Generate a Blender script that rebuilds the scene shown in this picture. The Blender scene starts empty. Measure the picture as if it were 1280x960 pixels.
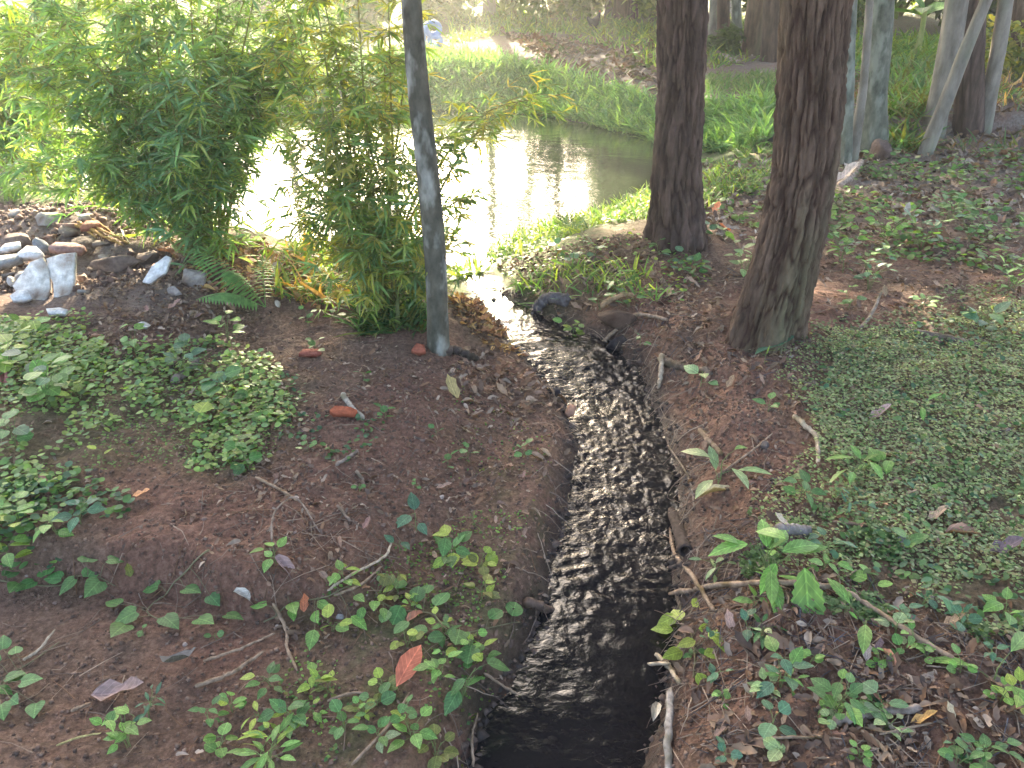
import bpy, math, random
import numpy as np
from mathutils import Matrix, Euler, Vector

# ------------------------------------------------------------------ camera
SC = bpy.context.scene
COL = SC.collection
R = math.radians
FPX, PITCH, HC = 1005.0, R(28.0), 1.6
CP, SP = math.cos(PITCH), math.sin(PITCH)
cam_d = bpy.data.cameras.new('camera')
cam_d.sensor_width = 36.0
cam_d.lens = 36.0 * FPX / 1280.0
cam_d.clip_start, cam_d.clip_end = 0.05, 600.0
cam = bpy.data.objects.new('camera', cam_d)
cam.location = (0, 0, HC)
cam.rotation_euler = (R(90) - PITCH, 0, 0)
COL.objects.link(cam)
SC.camera = cam

# ------------------------------------------------------------------ light
SUN_EL, SUN_AZ = R(22), R(-4.0)          # azimuth from +Y, positive to +X
world = bpy.data.worlds.new('World')
SC.world = world
world.use_nodes = True
wn = world.node_tree.nodes
sky = wn.new('ShaderNodeTexSky')
sky.sky_type = 'NISHITA'
sky.sun_disc = False
sky.sun_elevation = SUN_EL
sky.sun_rotation = SUN_AZ
sky.dust_density = 5.0
sky.air_density = 0.8
sky.ozone_density = 0.3
world.node_tree.links.new(sky.outputs[0], wn['Background'].inputs[0])
wn['Background'].inputs[1].default_value = 0.15
sun_d = bpy.data.lights.new('sun', 'SUN')
sun_d.energy = 5.0
sun_d.angle = R(0.5)
sun_d.color = (1.0, 0.86, 0.62)
sun = bpy.data.objects.new('sun', sun_d)
sdir = Vector((math.sin(SUN_AZ) * math.cos(SUN_EL), math.cos(SUN_AZ) * math.cos(SUN_EL), math.sin(SUN_EL)))
sun.rotation_euler = sdir.to_track_quat('Z', 'Y').to_euler()
sun.location = (0, 0, 12)
COL.objects.link(sun)
SC.view_settings.view_transform = 'Standard'
SC.view_settings.look = 'None'
SC.view_settings.gamma = 1.0
SC.view_settings.exposure = 3.08
SC.render.engine = 'CYCLES'
SC.cycles.use_denoising = True
SC.cycles.max_bounces = 5
SC.cycles.diffuse_bounces = 3
SC.cycles.glossy_bounces = 3
SC.cycles.transparent_max_bounces = 8
SC.cycles.sample_clamp_indirect = 6.0
SC.cycles.caustics_reflective = False
SC.cycles.caustics_refractive = False

RNG = np.random.default_rng(7)
random.seed(7)

# ------------------------------------------------------------------ helpers
def hash2(ix, iy, seed):
    n = (ix.astype(np.int64) * 374761393 + iy.astype(np.int64) * 668265263 + seed * 982451653) & 0xffffffff
    n = ((n ^ (n >> 13)) * 1274126177) & 0xffffffff
    n = n ^ (n >> 16)
    return (n & 0xffff) / 65535.0

def vnoise(x, y, seed=0):
    x = np.asarray(x, float); y = np.asarray(y, float)
    ix, iy = np.floor(x), np.floor(y)
    fx, fy = x - ix, y - iy
    fx = fx * fx * (3 - 2 * fx); fy = fy * fy * (3 - 2 * fy)
    a = hash2(ix, iy, seed); b = hash2(ix + 1, iy, seed)
    c = hash2(ix, iy + 1, seed); d = hash2(ix + 1, iy + 1, seed)
    return (a * (1 - fx) + b * fx) * (1 - fy) + (c * (1 - fx) + d * fx) * fy * 1.0

def fbm(x, y, f, octv=3, seed=0):
    s, a, t = 0.0, 1.0, 0.0
    for o in range(octv):
        s = s + a * (vnoise(x * f, y * f, seed + o * 17) - 0.5)
        t += a; a *= 0.5; f *= 2.03
    return s / t * 2.0

def sstep(a, b, x):
    t = np.clip((np.asarray(x, float) - a) / (b - a), 0, 1)
    return t * t * (3 - 2 * t)

def ray(px, py):
    u, v = (px - 640.0) / FPX, (py - 480.0) / FPX
    return np.array([u, CP - v * SP, -SP - v * CP])

def on_plane(px, py, z):
    d = ray(px, py); t = (z - HC) / d[2]
    return np.array([d[0] * t, d[1] * t, z])

def at_y(px, py, Y):
    d = ray(px, py); t = Y / d[1]
    return np.array([d[0] * t, Y, HC + d[2] * t])

def depth(p):
    return p[1] * CP + (HC - p[2]) * SP

def poly_sd(P, poly):
    """signed distance to a polygon, negative inside"""
    x, y = P[:, 0], P[:, 1]
    d = np.full(len(P), 1e9); inside = np.zeros(len(P), bool)
    n = len(poly)
    for i in range(n):
        ax, ay = poly[i]; bx, by = poly[(i + 1) % n]
        ex, ey = bx - ax, by - ay
        t = np.clip(((x - ax) * ex + (y - ay) * ey) / (ex * ex + ey * ey + 1e-12), 0, 1)
        d = np.minimum(d, np.hypot(x - ax - t * ex, y - ay - t * ey))
        c = ((ay > y) != (by > y)) & (x < ex * (y - ay) / (ey + 1e-12) + ax)
        inside ^= c
    return np.where(inside, -d, d)

def mesh_data(name, V, F, smooth=True, tint=None, attrs=None):
    """F: list of int arrays (n,3) / (n,4)"""
    me = bpy.data.meshes.new(name)
    V = np.asarray(V, np.float32)
    F = [np.asarray(f, np.int32) for f in F if len(f)]
    me.vertices.add(len(V)); me.vertices.foreach_set('co', V.ravel())
    idx = np.concatenate([f.ravel() for f in F])
    tot = np.concatenate([np.full(len(f), f.shape[1], np.int32) for f in F])
    start = np.concatenate([[0], np.cumsum(tot)[:-1]]).astype(np.int32)
    me.loops.add(len(idx)); me.loops.foreach_set('vertex_index', idx)
    me.polygons.add(len(tot)); me.polygons.foreach_set('loop_start', start)
    try:
        me.polygons.foreach_set('loop_total', tot)
    except Exception:
        pass
    me.update(calc_edges=True)
    if smooth:
        me.polygons.foreach_set('use_smooth', np.ones(len(tot), bool))
    if tint is not None:
        a = me.attributes.new('tint', 'FLOAT_COLOR', 'POINT')
        c = np.ones((len(V), 4), np.float32); c[:, :3] = tint
        a.data.foreach_set('color', c.ravel())
    for k, v in (attrs or {}).items():
        a = me.attributes.new(k, 'FLOAT', 'POINT')
        a.data.foreach_set('value', np.asarray(v, np.float32))
    me.validate()
    return me

def link(name, me, mat=None, parent=None, loc=None):
    o = bpy.data.objects.new(name, me)
    if mat is not None and not me.materials:
        me.materials.append(mat)
    COL.objects.link(o)
    if parent is not None:
        o.parent = parent
    if loc is not None:
        o.location = loc
    return o

def tag(o, label=None, cat=None, group=None, kind=None):
    if label: o['label'] = label
    if cat: o['category'] = cat
    if group: o['group'] = group
    if kind: o['kind'] = kind
    return o

def empty(name, loc, label, cat, group=None):
    o = bpy.data.objects.new(name, None)
    o.empty_display_size = 0.05
    COL.objects.link(o); o.location = tuple(loc)
    return tag(o, label, cat, group)

class MB:
    """collects pieces of geometry into one mesh"""
    def __init__(s): s.V, s.F, s.T, s.n = [], [], [], 0
    def add(s, V, F, T=None):
        V = np.asarray(V, float)
        for f in F:
            if len(f): s.F.append(np.asarray(f) + s.n)
        s.V.append(V); s.n += len(V)
        s.T.append(np.broadcast_to(np.asarray((1, 1, 1) if T is None else T, float), (len(V), 3)))
    def data(s, name, smooth=True):
        f3 = [f for f in s.F if f.shape[1] == 3]; f4 = [f for f in s.F if f.shape[1] == 4]
        F = ([np.concatenate(f3)] if f3 else []) + ([np.concatenate(f4)] if f4 else [])
        return mesh_data(name, np.concatenate(s.V), F, smooth, np.concatenate(s.T))
    def build(s, name, mat, parent=None, smooth=True, loc=None):
        return link(name, s.data(name, smooth), mat, parent, loc)

def tube(path, rad, seg=8, cap=True, wob=0.0):
    path = np.asarray(path, float); n = len(path)
    rad = np.broadcast_to(np.asarray(rad, float), (n,)) if np.ndim(rad) == 0 else np.interp(np.linspace(0, 1, n), np.linspace(0, 1, len(rad)), rad)
    T = np.gradient(path, axis=0); T /= np.linalg.norm(T, axis=1)[:, None] + 1e-9
    up = np.array([0, 0, 1.0]) if abs(T[0, 2]) < 0.8 else np.array([0, 1.0, 0])
    A = np.cross(T, up); A /= np.linalg.norm(A, axis=1)[:, None] + 1e-9
    B = np.cross(T, A)
    th = np.linspace(0, 2 * np.pi, seg, endpoint=False)
    rr = rad[:, None] * (1 + wob * RNG.uniform(-1, 1, (n, seg)))
    V = path[:, None, :] + rr[..., None] * (np.cos(th)[None, :, None] * A[:, None, :] + np.sin(th)[None, :, None] * B[:, None, :])
    V = V.reshape(-1, 3)
    i = np.arange(n - 1)[:, None] * seg; j = np.arange(seg)[None, :]; j2 = (j + 1) % seg
    Q = np.stack([i + j, i + j2, i + seg + j2, i + seg + j], -1).reshape(-1, 4)
    F = [Q]
    if cap:
        V = np.concatenate([V, path[:1], path[-1:]])
        k = n * seg; jj = np.arange(seg); jn = (jj + 1) % seg
        F.append(np.stack([jn, jj, np.full(seg, k)], -1))
        F.append(np.stack([(n - 1) * seg + jj, (n - 1) * seg + jn, np.full(seg, k + 1)], -1))
    return V, F

def smooth_path(pts, n=24, jit=0.0):
    """Catmull-Rom through points"""
    P = np.asarray(pts, float)
    if len(P) == 2:
        P = np.array([P[0], (P[0] * 2 + P[1]) / 3, (P[0] + P[1] * 2) / 3, P[1]])
    Q = np.concatenate([[2 * P[0] - P[1]], P, [2 * P[-1] - P[-2]]])
    out = []
    m = len(P) - 1
    for t in np.linspace(0, m - 1e-6, n):
        i = int(t); f = t - i
        a, b, c, d = Q[i], Q[i + 1], Q[i + 2], Q[i + 3]
        out.append(0.5 * ((2 * b) + (c - a) * f + (2 * a - 5 * b + 4 * c - d) * f * f + (3 * b - a - 3 * c + d) * f ** 3))
    out = np.array(out)
    if jit: out[1:-1] += RNG.normal(0, jit, out[1:-1].shape)
    return out

def leaf_tpl(prof, fold=0.12, bend=0.25, wave=0.0):
    """prof: (t, halfwidth); leaf along +Y, length 1, face up"""
    V, F3, F4, prev = [], [], [], None
    n = len(prof)
    for k, (t, w) in enumerate(prof):
        z = -bend * max(t, 0) ** 2 + 0.10 * bend
        if w == 0:
            cur = (len(V),); V.append((0, t, z))
        else:
            e = fold * w + wave * math.sin(9 * t)
            e2 = fold * w + wave * math.sin(9 * t + 2)
            cur = (len(V), len(V) + 1, len(V) + 2)
            V += [(-w, t, z + e), (0, t + (0.0 if t > 0 else 0.1), z), (w, t, z + e2)]
        if prev is not None:
            if len(prev) == 1 and len(cur) == 3:
                F3 += [(prev[0], cur[1], cur[0]), (prev[0], cur[2], cur[1])]
            elif len(prev) == 3 and len(cur) == 3:
                F4 += [(prev[0], prev[1], cur[1], cur[0]), (prev[1], prev[2], cur[2], cur[1])]
            elif len(prev) == 3:
                F3 += [(prev[0], prev[1], cur[0]), (prev[1], prev[2], cur[0])]
        prev = cur
    return np.array(V, float), [np.array(F3, int).reshape(-1, 3), np.array(F4, int).reshape(-1, 4)]

TPL = {
    'ovate': leaf_tpl([(0, 0), (.12, .19), (.32, .31), (.55, .29), (.78, .17), (1, 0)]),
    'round': leaf_tpl([(0, 0), (.08, .24), (.3, .42), (.6, .43), (.85, .27), (1, 0)], .1, .15),
    'heart': leaf_tpl([(0, 0), (-.10, .22), (.08, .44), (.3, .47), (.55, .36), (.8, .17), (1, 0)], .10, .18),
    'lance': leaf_tpl([(0, 0), (.15, .055), (.4, .075), (.7, .05), (1, 0)], .25, .22),
    'long': leaf_tpl([(0, 0), (.1, .05), (.3, .14), (.55, .17), (.8, .11), (1, 0)], .2, .35),
    'tooth': leaf_tpl([(0, 0)] + [(.06 + .05 * k, (.03 + .19 * math.sin(math.pi * (.06 + .052 * k)) ** .8) * (1.0 if k % 2 else .84)) for k in range(17)] + [(1, 0)], .16, .4),
    'blade': leaf_tpl([(0, .02), (.35, .025), (.7, .017), (1, 0)], .2, .55),
    'dead': leaf_tpl([(0, 0), (.10, .09), (.3, .23), (.5, .17), (.7, .20), (.86, .09), (1, 0)], .6, -.38, .06),
    'curl': leaf_tpl([(0, 0), (.1, .10), (.35, .2), (.6, .2), (.85, .1), (1, 0)], 1.1, .55, .05),
    'pinna': leaf_tpl([(0, .07), (.3, .11), (.7, .08), (1, 0)], .1, .2),
    'clover': leaf_tpl([(0, 0), (.35, .32), (.75, .42), (1.0, .2), (.93, 0)], .1, .1),
    'tiny': (np.array([(0, 0, 0), (-.38, .5, .06), (.38, .5, .06), (0, 1, -.05)], float), [np.array([(0, 2, 1), (1, 2, 3)])]),
    'spray': (np.array([(0, 0, 0), (-.3, .35, .05), (.3, .4, .07), (0, .95, -.05), (-.62, .75, .12), (.6, .9, 0)], float), [np.array([(0, 2, 1), (1, 2, 3), (0, 1, 4), (0, 5, 2)])]),
}

def rotm(yaw, pitch, roll):
    """local +Y axis raised by pitch, turned by yaw about Z, rolled about itself"""
    yaw, pitch, roll = [np.asarray(a, float) for a in (yaw, pitch, roll)]
    cz, sz, cx, sx, cy, sy = np.cos(yaw), np.sin(yaw), np.cos(pitch), np.sin(pitch), np.cos(roll), np.sin(roll)
    n = len(yaw); O, I = np.zeros(n), np.ones(n)
    Z = np.stack([np.stack([cz, -sz, O], -1), np.stack([sz, cz, O], -1), np.stack([O, O, I], -1)], -2)
    X = np.stack([np.stack([I, O, O], -1), np.stack([O, cx, -sx], -1), np.stack([O, sx, cx], -1)], -2)
    Y = np.stack([np.stack([cy, O, sy], -1), np.stack([O, I, O], -1), np.stack([-sy, O, cy], -1)], -2)
    return Z @ X @ Y

def scatter(mb, tpl, P, yaw, pitch, roll, scale, tint):
    V, F = TPL[tpl]; P = np.asarray(P, float); n = len(P)
    if n == 0: return
    M = rotm(yaw, pitch, roll)
    S = np.asarray(scale, float)
    if S.ndim == 1: S = np.repeat(S[:, None], 3, 1)
    W = np.einsum('nij,nvj->nvi', M, V[None] * S[:, None, :]) + P[:, None, :]
    T = np.repeat(np.broadcast_to(np.asarray(tint, float), (n, 3))[:, None, :], len(V), 1)
    off = (np.arange(n) * len(V))[:, None, None]
    mb.add(W.reshape(-1, 3), [(f[None] + off).reshape(-1, f.shape[1]) for f in F if len(f)], T.reshape(-1, 3))

# ------------------------------------------------------------------ materials
def new_mat(name):
    m = bpy.data.materials.new(name); m.use_nodes = True
    nt = m.node_tree
    return m, nt, nt.nodes, nt.links, nt.nodes['Principled BSDF']

def node(N, t, **kw):
    n = N.new(t)
    for k, v in kw.items():
        if k.startswith('i_'): n.inputs[k[2:].replace('_', ' ')].default_value = v
        else: setattr(n, k, v)
    return n

def leaf_material(name, source, transl=0.35, rough=0.45, midrib=False):
    m, nt, N, L, P = new_mat(name)
    if source == 'attr':
        c = node(N, 'ShaderNodeAttribute', attribute_name='tint').outputs['Color']
    else:
        c = N.new('ShaderNodeObjectInfo').outputs['Color']
    tc = N.new('ShaderNodeTexCoord')
    nz = node(N, 'ShaderNodeTexNoise', i_Scale=38.0 if source == 'attr' else 5.0, i_Detail=3.0)
    L.new(tc.outputs['Object' if source == 'attr' else 'Generated'], nz.inputs['Vector'])
    mr = node(N, 'ShaderNodeMapRange'); mr.inputs[1].default_value = .3; mr.inputs[2].default_value = .7
    mr.inputs[3].default_value = .72; mr.inputs[4].default_value = 1.25
    L.new(nz.outputs['Fac'], mr.inputs[0])
    mul = node(N, 'ShaderNodeVectorMath', operation='SCALE')
    L.new(c, mul.inputs[0]); L.new(mr.outputs[0], mul.inputs['Scale'])
    colr = mul.outputs[0]
    if midrib:
        sx = N.new('ShaderNodeSeparateXYZ'); L.new(tc.outputs['Generated'], sx.inputs[0])
        a = node(N, 'ShaderNodeMath', operation='SUBTRACT'); L.new(sx.outputs[0], a.inputs[0]); a.inputs[1].default_value = .5
        b = node(N, 'ShaderNodeMath', operation='ABSOLUTE'); L.new(a.outputs[0], b.inputs[0])
        wv = node(N, 'ShaderNodeMath', operation='MULTIPLY_ADD'); L.new(sx.outputs[1], wv.inputs[0]); wv.inputs[1].default_value = 46.0
        b2 = node(N, 'ShaderNodeMath', operation='MULTIPLY'); L.new(b.outputs[0], b2.inputs[0]); b2.inputs[1].default_value = -26.0
        L.new(b2.outputs[0], wv.inputs[2])
        sn = node(N, 'ShaderNodeMath', operation='SINE'); L.new(wv.outputs[0], sn.inputs[0])
        v1 = node(N, 'ShaderNodeMapRange'); L.new(sn.outputs[0], v1.inputs[0])
        v1.inputs[1].default_value = .75; v1.inputs[2].default_value = 1.0; v1.inputs[3].default_value = 1.0; v1.inputs[4].default_value = 1.35
        v2 = node(N, 'ShaderNodeMapRange'); L.new(b.outputs[0], v2.inputs[0])
        v2.inputs[1].default_value = .015; v2.inputs[2].default_value = .04; v2.inputs[3].default_value = 1.6; v2.inputs[4].default_value = 1.0
        mm = node(N, 'ShaderNodeMath', operation='MULTIPLY'); L.new(v1.outputs[0], mm.inputs[0]); L.new(v2.outputs[0], mm.inputs[1])
        m2 = node(N, 'ShaderNodeVectorMath', operation='SCALE'); L.new(colr, m2.inputs[0]); L.new(mm.outputs[0], m2.inputs['Scale'])
        colr = m2.outputs[0]
        bp = node(N, 'ShaderNodeBump', i_Strength=.35, i_Distance=.002)
        L.new(mm.outputs[0], bp.inputs['Height']); L.new(bp.outputs[0], P.inputs['Normal'])
    L.new(colr, P.inputs['Base Color'])
    P.inputs['Roughness'].default_value = rough
    P.inputs['Specular IOR Level'].default_value = 0.4
    if transl > 0:
        tr = N.new('ShaderNodeBsdfTranslucent')
        ml = node(N, 'ShaderNodeVectorMath', operation='MULTIPLY'); L.new(colr, ml.inputs[0]); ml.inputs[1].default_value = (1.5, 1.45, .55)
        L.new(ml.outputs[0], tr.inputs['Color'])
        mx = N.new('ShaderNodeMixShader'); mx.inputs[0].default_value = transl
        L.new(P.outputs[0], mx.inputs[1]); L.new(tr.outputs[0], mx.inputs[2])
        L.new(mx.outputs[0], N['Material Output'].inputs['Surface'])
    return m

M_LEAF = leaf_material('leaf_individual', 'obj', .38, .5, True)
M_FOL = leaf_material('foliage', 'attr', .5, .5)
M_DEADOBJ = leaf_material('dry_leaf_individual', 'obj', .12, .75, True)
M_DEAD = leaf_material('dry_litter', 'attr', .05, .85)

def rough_material(name, c1, c2, scale, rough=.9, bump=.5, dist=.01, stretch=(1, 1, 1), c3=None, s3=2.0, spec=.2, attr=False, seam=None):
    m, nt, N, L, P = new_mat(name)
    tc = N.new('ShaderNodeTexCoord'); mp = N.new('ShaderNodeMapping'); mp.inputs['Scale'].default_value = stretch
    L.new(tc.outputs['Object'], mp.inputs[0])
    nz = node(N, 'ShaderNodeTexNoise', i_Scale=scale, i_Detail=7.0, i_Roughness=.62); L.new(mp.outputs[0], nz.inputs['Vector'])
    cr = N.new('ShaderNodeValToRGB'); e = cr.color_ramp.elements
    e[0].position, e[1].position = .32, .68
    e[0].color = (*c1, 1); e[1].color = (*c2, 1)
    L.new(nz.outputs['Fac'], cr.inputs[0]); out = cr.outputs[0]
    if c3:
        n3 = node(N, 'ShaderNodeTexNoise', i_Scale=s3, i_Detail=4.0); L.new(mp.outputs[0], n3.inputs['Vector'])
        mr = node(N, 'ShaderNodeMapRange'); mr.inputs[1].default_value = .52; mr.inputs[2].default_value = .68
        L.new(n3.outputs['Fac'], mr.inputs[0])
        mx = node(N, 'ShaderNodeMix', data_type='RGBA'); L.new(mr.outputs[0], mx.inputs[0]); L.new(out, mx.inputs[6]); mx.inputs[7].default_value = (*c3, 1)
        out = mx.outputs[2]
    if seam:                                  # weathered outer plates against the raw bark in the seams
        at_ = node(N, 'ShaderNodeAttribute', attribute_name='seam')
        ms = node(N, 'ShaderNodeMix', data_type='RGBA'); L.new(at_.outputs['Fac'], ms.inputs[0]); L.new(out, ms.inputs[6]); ms.inputs[7].default_value = (*seam, 1); out = ms.outputs[2]
    if attr:
        oi = N.new('ShaderNodeObjectInfo')
        mm = node(N, 'ShaderNodeMix', data_type='RGBA', blend_type='MULTIPLY'); mm.inputs[0].default_value = 1.0
        L.new(out, mm.inputs[6]); L.new(oi.outputs['Color'], mm.inputs[7]); out = mm.outputs[2]
    L.new(out, P.inputs['Base Color'])
    P.inputs['Roughness'].default_value = rough; P.inputs['Specular IOR Level'].default_value = spec
    bp = node(N, 'ShaderNodeBump', i_Strength=bump, i_Distance=dist); L.new(nz.outputs['Fac'], bp.inputs['Height'])
    L.new(bp.outputs[0], P.inputs['Normal'])
    return m

def soil_material():
    m, nt, N, L, P = new_mat('soil')
    tc = N.new('ShaderNodeTexCoord')
    def nz(scale, det=6.0, rough=.6):
        n = node(N, 'ShaderNodeTexNoise', i_Scale=scale, i_Detail=det, i_Roughness=rough); L.new(tc.outputs['Object'], n.inputs['Vector']); return n.outputs['Fac']
    def ramp(f, stops):
        r = N.new('ShaderNodeValToRGB'); L.new(f, r.inputs[0]); e = r.color_ramp.elements
        while len(e) < len(stops): e.new(.5)
        for k, (p, c) in enumerate(stops): e[k].position = p; e[k].color = (*c, 1)
        return r.outputs[0]
    def mix(f, a, b):
        x = node(N, 'ShaderNodeMix', data_type='RGBA'); L.new(f, x.inputs[0]); L.new(a, x.inputs[6])
        if isinstance(b, tuple): x.inputs[7].default_value = (*b, 1)
        else: L.new(b, x.inputs[7])
        return x.outputs[2]
    def attr(n): return node(N, 'ShaderNodeAttribute', attribute_name=n).outputs['Fac']
    def mul(a, b):
        x = node(N, 'ShaderNodeMath', operation='MULTIPLY'); L.new(a, x.inputs[0])
        if isinstance(b, float): x.inputs[1].default_value = b
        else: L.new(b, x.inputs[1])
        return x.outputs[0]
    def rng(f, a, b):
        x = node(N, 'ShaderNodeMapRange'); L.new(f, x.inputs[0]); x.inputs[1].default_value = a; x.inputs[2].default_value = b; return x.outputs[0]
    fine = nz(55.0, 8.0, .7); mid = nz(9.0); big = nz(1.4, 4.0)
    base = ramp(fine, [(.28, (.047, .029, .020)), (.5, (.135, .082, .055)), (.66, (.205, .138, .098)), (.8, (.31, .235, .175))])
    red = ramp(fine, [(.28, (.055, .029, .020)), (.5, (.165, .084, .056)), (.7, (.255, .145, .10)), (.82, (.34, .235, .17))])
    grey = ramp(fine, [(.3, (.10, .085, .070)), (.5, (.185, .155, .130)), (.75, (.30, .26, .225))])
    moss = ramp(fine, [(.3, (.045, .05, .02)), (.7, (.12, .125, .05))])
    green = ramp(fine, [(.3, (.05, .075, .025)), (.7, (.15, .19, .075))])
    c = mix(rng(big, .42, .60), base, red)
    c = mix(mul(attr('red'), rng(mid, .2, .6)), c, red)
    c = mix(mul(attr('grey'), rng(mid, .25, .6)), c, grey)
    c = mix(mul(attr('moss'), rng(mid, .40, .62)), c, moss)
    c = mix(mul(attr('green'), rng(mid, .25, .5)), c, green)
    wet = attr('wet')
    c = mix(mul(wet, .75), c, (.016, .012, .010))
    L.new(c, P.inputs['Base Color'])
    r = node(N, 'ShaderNodeMapRange'); L.new(wet, r.inputs[0]); r.inputs[3].default_value = .93; r.inputs[4].default_value = .38
    L.new(r.outputs[0], P.inputs['Roughness'])
    P.inputs['Specular IOR Level'].default_value = .25
    b1 = node(N, 'ShaderNodeBump', i_Strength=1.0, i_Distance=.022); L.new(fine, b1.inputs['Height'])
    vo = node(N, 'ShaderNodeTexVoronoi', i_Scale=42.0); L.new(tc.outputs['Object'], vo.inputs['Vector'])
    b2 = node(N, 'ShaderNodeBump', i_Strength=.5, i_Distance=.01, invert=True); L.new(vo.outputs['Distance'], b2.inputs['Height']); L.new(b1.outputs[0], b2.inputs['Normal'])
    L.new(b2.outputs[0], P.inputs['Normal'])
    return m
M_SOIL = soil_material()

def water_material(name, col, bumps, rough=.04, ior=1.333, attr=None):
    m, nt, N, L, P = new_mat(name)
    P.inputs['Base Color'].default_value = (*col, 1)
    P.inputs['Roughness'].default_value = rough
    P.inputs['IOR'].default_value = ior
    P.inputs['Specular IOR Level'].default_value = .5
    tc = N.new('ShaderNodeTexCoord'); prev = None
    for sc, st, stren, dist in bumps:
        mp = N.new('ShaderNodeMapping'); mp.inputs['Scale'].default_value = st; L.new(tc.outputs['Object'], mp.inputs[0])
        n = node(N, 'ShaderNodeTexNoise', i_Scale=sc, i_Detail=3.0, i_Distortion=.6); L.new(mp.outputs[0], n.inputs['Vector'])
        b = node(N, 'ShaderNodeBump', i_Strength=stren, i_Distance=dist); L.new(n.outputs['Fac'], b.inputs['Height'])
        if attr:
            mm = node(N, 'ShaderNodeMath', operation='MULTIPLY'); L.new(node(N, 'ShaderNodeAttribute', attribute_name=attr).outputs['Fac'], mm.inputs[0]); mm.inputs[1].default_value = stren; L.new(mm.outputs[0], b.inputs['Strength'])
        if prev: L.new(prev, b.inputs['Normal'])
        prev = b.outputs[0]
    L.new(prev, P.inputs['Normal'])
    return m
M_STREAM = water_material('stream_water', (.010, .009, .010), [(24.0, (1, 1.25, 1), .55, .010), (60.0, (1, 1.3, 1), .55, .005)], .09, 1.38, 'turb')
M_POND = water_material('pond_water', (.035, .045, .025), [(3.0, (1, 1.6, 1), .05, .05), (16.0, (1, 2.0, 1), .05, .02)], .02)

M_BARK_BROWN = rough_material('bark_brown', (.048, .031, .021), (.175, .115, .078), 22.0, .92, 1.0, .03, (1, 1, .22), c3=(.13, .115, .065), s3=3.0, seam=(.045, .022, .015))
M_BARK_DARK = rough_material('bark_dark', (.038, .026, .021), (.135, .09, .070), 22.0, .92, 1.0, .03, (1, 1, .22), seam=(.030, .016, .012))
M_BARK_GREY = rough_material('bark_grey_green', (.06, .068, .05), (.165, .175, .135), 18.0, .85, .4, .006, (1, 1, .5), c3=(.22, .235, .19), s3=9.0)
M_BARK_PALE = rough_material('bark_pale', (.11, .095, .075), (.28, .25, .20), 12.0, .85, .4, .006, (1, 1, .35), c3=(.16, .17, .11), s3=4.0)
M_BARK_THIN = rough_material('bark_thin', (.038, .036, .025), (.12, .112, .082), 20.0, .85, .4, .006, (1, 1, .5), c3=(.29, .285, .24), s3=13.0)
M_STICK = rough_material('dead_wood', (.35, .31, .27), (1, .96, .9), 45.0, .9, 1.0, .006, (1, 1, 1), c3=(.32, .30, .2), s3=12.0, attr=True)
M_STONE = rough_material('stone', (.45, .43, .41), (1, 1, 1), 34.0, .9, 1.0, .012, c3=(.34, .26, .21), s3=9.0, attr=True)
M_STEM = rough_material('stem', (.7, .7, .7), (1, 1, 1), 20.0, .6, .2, .002, attr=True)
M_CANE = rough_material('cane', (.10, .12, .03), (.26, .24, .07), 9.0, .5, .2, .002)

# ------------------------------------------------------------------ terrain, stream and pond
# stream edges read off the ground: row, left edge, right edge, water level
ST = [(345, 584, 606, -.13), (370, 598, 634, -.13), (390, 612, 668, -.133), (410, 628, 708, -.136), (430, 642, 768, -.14), (452, 662, 792, -.155),
      (478, 684, 804, -.185), (500, 706, 814, -.20), (560, 723, 834, -.205), (600, 719, 846, -.21), (650, 706, 848, -.225), (700, 694, 843, -.23),
      (750, 684, 848, -.235), (800, 668, 842, -.24), (850, 644, 832, -.245), (900, 604, 824, -.25), (960, 586, 804, -.26), (1080, 560, 790, -.27)]
SL = np.array([on_plane(l, y, z) for y, l, r, z in ST]); SR = np.array([on_plane(r, y, z) for y, l, r, z in ST])
SL = np.concatenate([SL, SL[-1:] + (-.10, -1.6, -.04)]); SR = np.concatenate([SR, SR[-1:] + (-.16, -1.6, -.04)])
STREAM_POLY = [tuple(p[:2]) for p in SL] + [tuple(p[:2]) for p in SR[::-1]]
SM = (SL + SR) / 2
ZP = -0.13
POND_PX = [(596, 352), (560, 345), (470, 318), (380, 300), (300, 292), (262, 255), (262, 200), (285, 158), (340, 141), (450, 138), (560, 136), (650, 137),
           (720, 152), (790, 165), (850, 176), (872, 192), (850, 225), (800, 252), (740, 268), (690, 288), (640, 312), (610, 336)]
POND_POLY = [tuple(on_plane(x, y, ZP)[:2]) for x, y in POND_PX]

def axis(cuts):
    out = [cuts[0][0]]
    for (a, s), (b, s2) in zip(cuts[:-1], cuts[1:]):
        n = max(2, int(round((b - a) / ((s + s2) / 2))))
        w = np.linspace(s, s2, n); w = w / w.sum() * (b - a)
        out += list(a + np.cumsum(w))
    return np.array(out)
GX = axis([(-70, 5), (-20, 1.2), (-6, .12), (-2.2, .03), (-1.2, .015), (1.4, .015), (2.6, .03), (7, .12), (20, 1.2), (70, 5)])
GY = axis([(-14, 2), (-2, .4), (.9, .02), (1.1, .013), (2.6, .014), (4.5, .028), (9, .07), (20, .3), (40, 1.2), (110, 6)])
XX, YY = np.meshgrid(GX, GY)
PX = np.stack([XX.ravel(), YY.ravel()], -1)
x, y = PX[:, 0], PX[:, 1]
base = .05 * np.clip(x - .9, 0, 4) + .07 * np.clip(y - 10.5, 0, 7) + .02 * np.clip(y - 17.5, 0, 30)
base += .10 * sstep(-.9, -2.0, x) * sstep(1.6, 3.0, y) * sstep(7, 5, y)                       # left bank
rub = on_plane(95, 300, .1); base += .13 * np.exp(-(((x - rub[0]) / .75) ** 2 + ((y - rub[1] - .1) / .33) ** 2))
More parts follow.
